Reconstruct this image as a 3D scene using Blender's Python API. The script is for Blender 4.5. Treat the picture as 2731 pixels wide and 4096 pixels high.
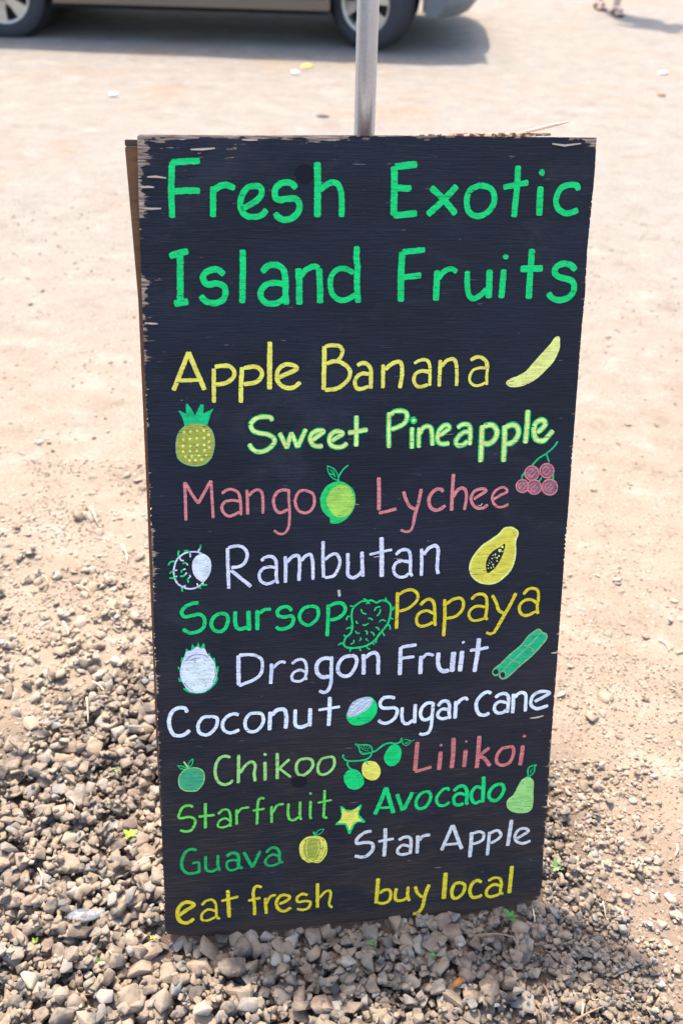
import bpy, bmesh, math, random
import numpy as np
from mathutils import Vector, Matrix, noise

for o in list(bpy.data.objects): bpy.data.objects.remove(o)
S = bpy.context.scene
COL = S.collection
rng = np.random.default_rng(7)
random.seed(7)

# ------------------------------------------------------------------ camera
cam = bpy.data.cameras.new('camera'); cam_o = bpy.data.objects.new('camera', cam); COL.objects.link(cam_o)
cr, cu, cf = Vector((0.99978068, 0.01237914, 0.01689206)), Vector((-0.02094242, 0.59097407, 0.80641867)), Vector((0, 0.80659557, -0.5911037))
m = Matrix.Identity(4)
for i in range(3):
    m[i][0], m[i][1], m[i][2] = cr[i], cu[i], -cf[i]
m[2][3] = 1.53
cam_o.matrix_world = m
cam.sensor_fit = 'VERTICAL'; cam.sensor_height = 36.0; cam.lens = 35.0
cam.clip_start = 0.05; cam.clip_end = 900
cam.dof.use_dof = True; cam.dof.focus_distance = 1.47; cam.dof.aperture_fstop = 4.5
S.camera = cam_o
S.render.resolution_x, S.render.resolution_y = 682, 1024

# ------------------------------------------------------------------ light
SUN_EL, SUN_AZ = math.radians(64), math.radians(-22)      # the sun stands behind the board, a little to the left
wd = bpy.data.worlds.new('World'); S.world = wd; wd.use_nodes = True
nt = wd.node_tree
bg = nt.nodes['Background']; sk = nt.nodes.new('ShaderNodeTexSky')
sk.sky_type = 'NISHITA'; sk.sun_disc = False; sk.sun_elevation = SUN_EL; sk.sun_rotation = SUN_AZ
sk.dust_density = 2.5; sk.air_density = 1.0; sk.ozone_density = 1.0
nt.links.new(sk.outputs[0], bg.inputs[0]); bg.inputs[1].default_value = 0.15
sun = bpy.data.lights.new('sun', 'SUN'); sun_o = bpy.data.objects.new('sun', sun); COL.objects.link(sun_o)
sun.energy = 2.3; sun.angle = math.radians(1.8); sun.color = (1.0, 0.91, 0.78)
sd = Vector((math.cos(SUN_EL) * math.sin(SUN_AZ), math.cos(SUN_EL) * math.cos(SUN_AZ), math.sin(SUN_EL)))
sun_o.rotation_euler = sd.to_track_quat('Z', 'Y').to_euler(); sun_o.location = (-3, 8, 12)
S.view_settings.view_transform = 'Standard'; S.view_settings.look = 'None'
S.view_settings.gamma = 1.0; S.view_settings.use_curve_mapping = False
S.view_settings.exposure = 1.9
try: S.cycles.max_bounces = 8
except Exception: pass

# ------------------------------------------------------------------ helpers
def tag(o, label=None, cat=None, group=None, kind=None):
    for k, v in (('label', label), ('category', cat), ('group', group), ('kind', kind)):
        if v: o[k] = v
    return o
def empty(name, loc=(0, 0, 0), rz=0.0):
    o = bpy.data.objects.new(name, None); COL.objects.link(o); o.location = loc; o.rotation_euler = (0, 0, rz)
    o.empty_display_size = 0.05
    return o
def link_mesh(name, me, mat=None, parent=None):
    o = bpy.data.objects.new(name, me); COL.objects.link(o)
    if mat: me.materials.append(mat)
    if parent: o.parent = parent
    return o
def from_bm(name, bm, mat=None, parent=None, smooth=False):
    me = bpy.data.meshes.new(name); bm.normal_update(); bm.to_mesh(me); bm.free()
    if smooth:
        for p in me.polygons: p.use_smooth = True
    return link_mesh(name, me, mat, parent)
def from_py(name, v, f, mat=None, parent=None, smooth=False):
    me = bpy.data.meshes.new(name); me.from_pydata([tuple(a) for a in v], [], f); me.update()
    if smooth:
        for p in me.polygons: p.use_smooth = True
    return link_mesh(name, me, mat, parent)
def raw_mesh(name, V, F, tone=None):
    """V (n,3), F (m,3) triangles, tone per vertex"""
    me = bpy.data.meshes.new(name)
    me.vertices.add(len(V)); me.vertices.foreach_set('co', V.astype(np.float32).ravel())
    me.loops.add(len(F) * 3); me.loops.foreach_set('vertex_index', F.astype(np.int32).ravel())
    me.polygons.add(len(F)); me.polygons.foreach_set('loop_start', np.arange(0, len(F) * 3, 3, dtype=np.int32))
    me.polygons.foreach_set('loop_total', np.full(len(F), 3, dtype=np.int32))
    me.update(calc_edges=True)
    if tone is not None:
        a = me.attributes.new('tone', 'FLOAT', 'POINT'); a.data.foreach_set('value', tone.astype(np.float32))
    return me

class N:
    """small node builder"""
    def __init__(s, name, rough=0.8, spec=0.3):
        s.m = bpy.data.materials.new(name); s.m.use_nodes = True; s.t = s.m.node_tree
        s.b = s.t.nodes['Principled BSDF']; s.b.inputs['Roughness'].default_value = rough
        s.b.inputs['Specular IOR Level'].default_value = spec
    def n(s, ty, **kw):
        x = s.t.nodes.new('ShaderNode' + ty)
        for k, v in kw.items():
            if isinstance(k, str) and hasattr(x, k): setattr(x, k, v)
        return x
    def l(s, a, b): s.t.links.new(a, b)
    def obj(s, sc=(1, 1, 1), loc=(0, 0, 0)):
        tc = s.n('TexCoord'); mp = s.n('Mapping'); s.l(tc.outputs['Object'], mp.inputs[0])
        mp.inputs['Scale'].default_value = sc; mp.inputs['Location'].default_value = loc
        return mp.outputs[0]
    def noise(s, sc, scale=1.0, detail=4, rough=0.55, loc=(0, 0, 0), dist=0.0):
        x = s.n('TexNoise'); x.inputs['Scale'].default_value = scale; x.inputs['Detail'].default_value = detail
        x.inputs['Roughness'].default_value = rough; x.inputs['Distortion'].default_value = dist
        s.l(s.obj(sc, loc), x.inputs['Vector']); return x.outputs[0]
    def ramp(s, fac, stops, interp='LINEAR'):
        x = s.n('ValToRGB'); s.l(fac, x.inputs[0]); e = x.color_ramp.elements; x.color_ramp.interpolation = interp
        while len(e) > 1: e.remove(e[0])
        e[0].position = stops[0][0]; e[0].color = (*stops[0][1], 1) if not isinstance(stops[0][1], float) else (stops[0][1],) * 3 + (1,)
        for p, c in stops[1:]:
            k = e.new(p); k.color = (*c, 1) if not isinstance(c, float) else (c, c, c, 1)
        return x.outputs[0]
    def math(s, op, a, b=None, c=None, clamp=False):
        x = s.n('Math'); x.operation = op; x.use_clamp = clamp
        for i, v in enumerate((a, b, c)):
            if v is None: continue
            if isinstance(v, (int, float)): x.inputs[i].default_value = v
            else: s.l(v, x.inputs[i])
        return x.outputs[0]
    def mix(s, fac, a, b):
        x = s.n('Mix'); x.data_type = 'RGBA'
        if isinstance(fac, (int, float)): x.inputs[0].default_value = fac
        else: s.l(fac, x.inputs[0])
        for i, v in ((6, a), (7, b)):
            if isinstance(v, tuple): x.inputs[i].default_value = (*v, 1)
            else: s.l(v, x.inputs[i])
        return x.outputs[2]
    def smooth(s, v, a, b):
        x = s.n('MapRange'); x.interpolation_type = 'SMOOTHSTEP'; s.l(v, x.inputs[0])
        x.inputs[1].default_value = a; x.inputs[2].default_value = b; return x.outputs[0]
    def xyz(s):
        tc = s.n('TexCoord'); x = s.n('SeparateXYZ'); s.l(tc.outputs['Object'], x.inputs[0]); return x.outputs
    def bump(s, h, strength=0.5, dist=0.001):
        x = s.n('Bump'); x.inputs['Strength'].default_value = strength; x.inputs['Distance'].default_value = dist
        s.l(h, x.inputs['Height']); s.l(x.outputs[0], s.b.inputs['Normal']); return x
    def col(s, c):
        if isinstance(c, tuple): s.b.inputs['Base Color'].default_value = (*c, 1)
        else: s.l(c, s.b.inputs['Base Color'])
    def rough(s, v): s.l(v, s.b.inputs['Roughness'])

def plain(name, c, rough=0.8, metal=0.0, var=0.12, scale=40.0, bump=0.0):
    a = N(name, rough); a.b.inputs['Metallic'].default_value = metal
    n = a.noise((scale,) * 3)
    a.col(a.mix(n, tuple(x * (1 - var) for x in c), tuple(min(1, x * (1 + var)) for x in c)))
    if bump: a.bump(n, bump, 0.002)
    return a.m

# ------------------------------------------------------------------ terrain
def fbm(x, y, s, seed=0.0):
    return noise.noise(Vector((x * s + seed, y * s - seed, seed)))
BXL = [-3, -.9, -.63, -.547, -.37, -.2, .2, .33, .405, .44, .479, .522, .60, 3]
BYL = [.95, 1.02, 1.20, 1.36, 1.46, 1.52, 1.50, 1.40, 1.25, 1.06, .93, .80, .6, .3]
def dense(x, y):
    """1 inside the gravel spread round the foot of the board, 0 on the bare dirt"""
    b = np.interp(x, BXL, BYL)
    return 1 / (1 + np.exp((y - b) / 0.035))
def soil(x, y):
    base = 0.004 - 0.035 * min(max(x, -.6), .6) if y < 3 else 0.0
    if y < 3:
        base *= max(0, min(1, (3 - y) / 1.4))
        base += -0.013 * float(dense(x, y))
    h = base + 0.010 * fbm(x, y, 2.2, 3.1) + 0.02 * fbm(x, y, .35, 9.0)
    if -1.6 < x < 1.9 and y < 4.2:
        h += 0.0035 * fbm(x, y, 14, 1.0) + 0.0016 * fbm(x, y, 45, 5.0) + 0.0009 * fbm(x, y, 110, 2.0)
    return h
def axis(lo, hi, fine, far, g=1.18):
    a = list(np.arange(lo, hi + fine, fine)); s = fine; x = a[-1]
    while x < far: s *= g; x += s; a.append(x)
    s = fine; x = a[0]; b = []
    while x > -far: s *= g; x -= s; b.append(x)
    return b[::-1] + a
gx = axis(-1.15, 1.15, 0.009, 300); gy = axis(0.5, 3.2, 0.011, 300)
V = np.array([(x, y, soil(x, y)) for y in gy for x in gx]); nx = len(gx)
F = []
for j in range(len(gy) - 1):
    for i in range(nx - 1):
        a = j * nx + i; F.append((a, a + 1, a + nx + 1)); F.append((a, a + nx + 1, a + nx))
me = raw_mesh('ground', V, np.array(F))
me.polygons.foreach_set('use_smooth', [True] * len(me.polygons))
g = N('dirt_ground', 0.95, 0.15)
o_ = g.xyz()
n1 = g.noise((1.3, 1.3, 1.3), 1, 5, .6); n2 = g.noise((9, 14, 9), 1, 6, .65, dist=.4); n3 = g.noise((120, 150, 120), 1, 4, .7)
far = g.smooth(o_[1], 1.2, 4.5)
near_c = g.mix(n2, (.200, .142, .096), (.305, .240, .172)); far_c = g.mix(n2, (.178, .155, .128), (.245, .218, .186))
c = g.mix(far, near_c, far_c)
c = g.mix(g.smooth(n1, .50, .68), c, g.mix(n2, (.19, .14, .10), (.255, .205, .155)))
c = g.mix(g.smooth(n3, .58, .72), c, (.42, .35, .28)); c = g.mix(g.smooth(n3, .44, .30), c, (.12, .08, .055))
n4 = g.noise((6, 7.5, 3), 1, 8, .72, (5, 5, 5), dist=.2); c = g.mix(g.math('MULTIPLY', g.smooth(n4, .50, .68), .40), c, (.34, .29, .235)); c = g.mix(g.math('MULTIPLY', g.smooth(n4, .47, .32), .45), c, (.15, .105, .07))
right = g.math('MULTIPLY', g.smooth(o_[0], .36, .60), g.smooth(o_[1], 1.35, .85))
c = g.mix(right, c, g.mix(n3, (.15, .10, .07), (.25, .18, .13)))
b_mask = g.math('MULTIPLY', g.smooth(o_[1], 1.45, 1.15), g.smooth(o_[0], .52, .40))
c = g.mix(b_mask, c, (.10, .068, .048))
vo = g.n('TexVoronoi'); vo.inputs['Scale'].default_value = 1; g.l(g.obj((34, 50, 34)), vo.inputs['Vector'])
peb = g.smooth(vo.outputs['Distance'], .26, .12)
pm = g.math('MULTIPLY', peb, g.math('GREATER_THAN', g.noise((9, 9, 9), 1, 2, .5, (3, 3, 3)), .52))
c = g.mix(g.math('MULTIPLY', pm, .55), c, (.40, .34, .28))
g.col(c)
h = g.math('ADD', g.math('MULTIPLY', n3, .6), g.math('ADD', g.math('MULTIPLY', pm, .8), g.math('MULTIPLY', n2, .9)))
g.bump(h, .75, .006)
ground = link_mesh('ground', me, g.m); tag(ground, kind='structure')

# ------------------------------------------------------------------ stones
def make_rock(seed, npt=15, flat=.62, bev=.03, elong=1.35):
    r = np.random.default_rng(seed); bm = bmesh.new()
    for _ in range(npt):
        p = r.normal(size=3); p /= np.linalg.norm(p); p = np.sign(p) * np.abs(p) ** .62; p *= .88 * r.uniform(.84, 1.0)
        bm.verts.new((p[0] * elong * .5, p[1] * .5, p[2] * .5 * flat))
    res = bmesh.ops.convex_hull(bm, input=bm.verts)
    bmesh.ops.delete(bm, geom=[v for v in bm.verts if not v.link_faces], context='VERTS')
    bmesh.ops.dissolve_limit(bm, angle_limit=math.radians(13), verts=bm.verts[:], edges=bm.edges[:])
    if bev: bmesh.ops.bevel(bm, geom=bm.edges[:], offset=bev, segments=1, affect='EDGES', profile=.6)
    bmesh.ops.triangulate(bm, faces=bm.faces[:]); bmesh.ops.recalc_face_normals(bm, faces=bm.faces[:])
    for v in bm.verts:
        q = v.co * 7 + Vector((seed, 0, 0)); v.co += Vector((noise.noise(q), noise.noise(q + Vector((9, 9, 9))), noise.noise(q - Vector((5, 5, 5))))) * .02
    bm.verts.ensure_lookup_table(); bm.verts.index_update()
    V = np.array([tuple(v.co) for v in bm.verts]); F = np.array([[v.index for v in f.verts] for f in bm.faces])
    bm.free(); return V, F
ROCK = [make_rock(i, random.choice([10, 12, 14, 17]), random.uniform(.42, .72), .018, random.uniform(1.05, 1.6)) for i in range(26)]
PEB = [make_rock(100 + i, 9, random.uniform(.5, .8), 0, random.uniform(1.0, 1.5)) for i in range(10)]

STONE_STOPS = [(0, (.035, .032, .032)), (.08, (.085, .078, .072)), (.2, (.15, .112, .082)), (.36, (.20, .150, .108)), (.5, (.165, .150, .130)),
               (.62, (.24, .178, .124)), (.74, (.20, .135, .10)), (.84, (.29, .225, .160)), (.93, (.19, .185, .18)), (1, (.40, .34, .27))]
def stone_mat(name, attr):
    s = N(name, .85, .25)
    if attr:
        a = s.n('Attribute'); a.attribute_name = 'tone'; v = a.outputs['Fac']
    else: v = s.n('ObjectInfo').outputs['Random']
    base = s.ramp(v, STONE_STOPS)
    geo = s.n('NewGeometry')
    mp = s.n('Mapping'); s.l(geo.outputs['Position'], mp.inputs[0])
    def nz(sc, d=5):
        x = s.n('TexNoise'); x.inputs['Scale'].default_value = sc; x.inputs['Detail'].default_value = d; x.inputs['Roughness'].default_value = .65
        s.l(mp.outputs[0], x.inputs['Vector']); return x.outputs[0]
    a1 = nz(90); a2 = nz(600, 3); a3 = nz(28, 3)
    c = s.mix(s.smooth(a1, .35, .75), s.mix(.28, base, (.05, .038, .03)), base)
    c = s.mix(s.math('MULTIPLY', s.smooth(a3, .38, .62), .55), c, (.36, .27, .18))      # dust lying on them
    c = s.mix(s.math('MULTIPLY', s.smooth(a2, .60, .75), .35), c, (.38, .33, .28))
    s.col(c); s.bump(s.math('ADD', a2, s.math('MULTIPLY', a1, 2)), .6, .0016)
    return s.m
M_STONE = stone_mat('stone_single', False); M_GRAV = stone_mat('stone_spread', True)
STONE_STOPS = [(0, (.12, .09, .07)), (.1, (.22, .16, .11)), (.4, (.29, .22, .16)), (.7, (.34, .275, .21)), (1, (.44, .38, .31))]
M_GRIT = stone_mat('grit_crumbs', True); M_STONE2 = stone_mat('dusty_stone_single', False)

GX0, GY0, GR = -1.1, .45, .003
gnx, gny = int(2.2 / GR), int(2.0 / GR)
HG = np.zeros((gny, gnx))
cs = 12
for j in range(0, gny, cs):
    for i in range(0, gnx, cs):
        HG[j:j + cs, i:i + cs] = soil(GX0 + (i + cs / 2) * GR, GY0 + (j + cs / 2) * GR)
BL, BR = np.array([-.256, .891]), np.array([.347, .981])
bd = (BR - BL) / np.linalg.norm(BR - BL); bnrm = np.array([bd[1], -bd[0]])       # towards the camera
def near_board(x, y, r):
    p = np.array([x, y]) - BL; t = p @ bd; n = p @ bnrm
    if -.01 - r < t < .62 + r: return -.06 - r * .45 < n < r * .30
    return False
STONES = []                                     # x y z size rot(3) variant tone
def drop(x, y, s, rock, sink=.22, big=False):
    i0 = int((x - GX0) / GR); j0 = int((y - GY0) / GR); k = max(1, int(s * .42 / GR))
    if i0 - k < 0 or j0 - k < 0 or i0 + k >= gnx or j0 + k >= gny: z = soil(x, y)
    else:
        w = HG[j0 - k:j0 + k + 1, i0 - k:i0 + k + 1]; z = float(.5 * w.mean() + .5 * np.percentile(w, 80))
        lim_ = .034
        if -.30 < x < .38:
            dd_ = float((np.array([x, y]) - BL) @ bnrm)
            if -.02 < dd_ < .06: lim_ = .017
        if z - soil(x, y) > lim_: return False
        yy, xx = np.mgrid[-k:k + 1, -k:k + 1]; d2 = (xx ** 2 + yy ** 2) / (k + .5) ** 2
        top = z + s * .42 * np.sqrt(np.clip(1 - d2, 0, 1)); w[:] = np.where(d2 < 1, np.maximum(w, top), w)
    tilt = .30
    rot = (random.gauss(0, tilt), random.gauss(0, tilt), random.uniform(0, 6.283))
    STONES.append((x, y, z + s * (.30 - sink), s, *rot, rock, random.random()))
    return True
BIGS = [(-.535, 1.77, .040), (-.571, 1.746, .036), (-.507, 1.399, .042), (-.437, 1.351, .034), (-.633, 1.441, .045), (-.663, 1.784, .03), (.563, 1.468, .034),
        (.524, 1.411, .036), (.47, 1.472, .026), (.65, 1.47, .02), (.586, .973, .034), (.464, 1.28, .026), (.421, 1.168, .02), (-.52, 1.55, .04), (-.45, 1.5, .034), (-.60, 1.33, .038)]
for x, y, s in BIGS: drop(x, y, s, random.randrange(26))
def big_stones():
    for _ in range(260):
        x = random.uniform(-.75, .35); y = random.uniform(.68, 1.45)
        if random.random() > dense(x, y) or near_board(x, y, .022): continue
        drop(x, y, random.uniform(.026, .043), random.randrange(26), .30)
# the spread of crushed stone
def try_field(n, smin, smed, sig, smax, where, sink=.22, pts=None):
    for _ in range(n):
        x = random.uniform(-1.05, 1.05); y = random.uniform(.5, 1.75)
        w = where(x, y)
        if random.random() > w: continue
        right = 1 / (1 + math.exp(-(x - .27) / .05))
        s = min(smax, max(smin, random.lognormvariate(math.log(smed * (1 - .36 * right)), sig)))
        if near_board(x, y, s * .5): continue
        drop(x, y, s, random.randrange(26), sink)
D = lambda x, y: float(dense(x, y))
try_field(9000, .008, .0135, .3, .020, D)                 # bed
try_field(7500, .012, .0245, .36, .054, D)
try_field(11000, .006, .0140, .45, .034, D); big_stones(); try_field(14000, .006, .0115, .45, .028, D)
def fringe(x, y):
    b = float(np.interp(x, BXL, BYL)); d = y - b
    if d < -.03: return 0
    return (math.exp(-d / .17) * .9 if x < 0 else math.exp(-d / .12) * .9) * (.35 + .9 * max(0, .5 + fbm(x, y, 7, 4)))
try_field(9500, .006, .0125, .5, .036, fringe, .28)
def loose(n, x0, x1, y0, y1, smed, sig, smax, sink=.3, clump=5):
    for _ in range(n):
        x = random.uniform(x0, x1); y = random.uniform(y0, y1)
        if random.random() > .3 + 1.1 * max(0, fbm(x, y, clump, 8)) : continue
        s = min(smax, random.lognormvariate(math.log(smed), sig))
        if near_board(x, y, s * .5): continue
        drop(x, y, s, random.randrange(26), sink)
for yb in (1.35, 1.45, 1.55, 1.65, 1.75, 1.85, 1.95): loose(int(900 - (yb - 1.35) * 1150), -1.0, -.28, yb, yb + .12, .0125, .5, .034, .3, 9)
loose(260, -1.0, -.28, 2.0, 2.5, .011, .5, .03, .3, 3)
loose(2200, .35, 1.0, .75, 1.9, .0085, .5, .026)
loose(3600, .34, .62, .62, 1.30, .0085, .45, .020, .22, 9)
loose(1500, -1.6, 1.8, 2.1, 4.2, .012, .45, .03, .35, 2)
ST = np.array(STONES)
# the 300 stones that show largest are objects of their own, the rest is one mesh
camp = np.array([0, 0, 1.53]); dv = ST[:, :3] - camp
zc = dv @ np.array(cf); xc = dv @ np.array(cr); yc = dv @ np.array(cu)
px = xc / zc * 995.6; py = yc / zc * 995.6
vis = (np.abs(px) < 345) & (np.abs(py) < 515)
# hidden by the board
t_ = (ST[:, :2] - BL) @ bd; n_ = (ST[:, :2] - BL) @ bnrm
ex, ey = px + 341, 512 - py
hid = (n_ < 0) & (ex > 160) & (ex < 560) & (ey < 930)
app = ST[:, 3] / zc * vis * ~hid
order = np.argsort(-app); single = set(order[:300].tolist())
def rotm(rx, ry, rz): return np.array(Matrix.Rotation(rz, 3, 'Z') @ Matrix.Rotation(ry, 3, 'Y') @ Matrix.Rotation(rx, 3, 'X'))
rock_me = []; dusty_me = []
dst = np.array([y - np.interp(x, BXL, BYL) > .07 for x, y in ST[:, :2]])
for i, (v, f) in enumerate(ROCK):
    q = raw_mesh('stone', v, f); q.materials.append(M_STONE); rock_me.append(q); q = q.copy(); q.materials.clear(); q.materials.append(M_STONE2); dusty_me.append(q)
VV, FF, TT, off = [], [], [], 0
V2, F2, T2, off2 = [], [], [], 0
for i, s in enumerate(ST):
    k = int(s[7])
    if i in single:
        o = bpy.data.objects.new('stone', (dusty_me if dst[i] else rock_me)[k]); COL.objects.link(o); o.parent = ground
        o.location = s[:3]; o.scale = (s[3],) * 3; o.rotation_euler = s[4:7]
    else:
        v, f = ROCK[k]; v = (v * s[3]) @ rotm(*s[4:7]).T + s[:3]
        if dst[i]: V2.append(v); F2.append(f + off2); off2 += len(v); T2.append(np.full(len(v), s[8]))
        else: VV.append(v); FF.append(f + off); off += len(v); TT.append(np.full(len(v), s[8]))
me = raw_mesh('gravel', np.vstack(VV), np.vstack(FF), np.concatenate(TT))
gv = link_mesh('gravel', me, M_GRAV, ground); tag(gv, kind='stuff')
me = raw_mesh('pebbles', np.vstack(V2), np.vstack(F2), np.concatenate(T2)); pv = link_mesh('pebbles', me, M_GRIT, ground); tag(pv, kind='stuff')
# grit: the finest crumbs on the dirt
VV, FF, TT, off = [], [], [], 0
def grit(n, x0, x1, y0, y1, a, b, clump=0.0):
    global off
    for _ in range(n):
        x = random.uniform(x0, x1); y = random.uniform(y0, y1)
        if clump and fbm(x, y, clump, 2) < random.uniform(-.3, .2): continue
        s = a + (b - a) * random.random() ** 2.2
        if near_board(x, y, s): continue
        v, f = PEB[random.randrange(10)]
        v = (v * s) @ rotm(random.gauss(0, .4), random.gauss(0, .4), random.uniform(0, 6.28)).T + np.array([x, y, soil(x, y) + s * .12])
        VV.append(v); FF.append(f + off); off += len(v); TT.append(np.full(len(v), random.random()))
grit(9000, .33, 1.0, .6, 1.6, .002, .0075); grit(6000, .33, 1.05, 1.2, 2.3, .002, .007, 6)
grit(15000, -1.05, -.25, 1.1, 2.3, .002, .009, 5); grit(4500, -1.5, 1.7, 2.2, 4.5, .003, .012, 3)
me = raw_mesh('grit', np.vstack(VV), np.vstack(FF), np.concatenate(TT))
gt = link_mesh('grit', me, M_GRIT, ground); tag(gt, kind='stuff')

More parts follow.
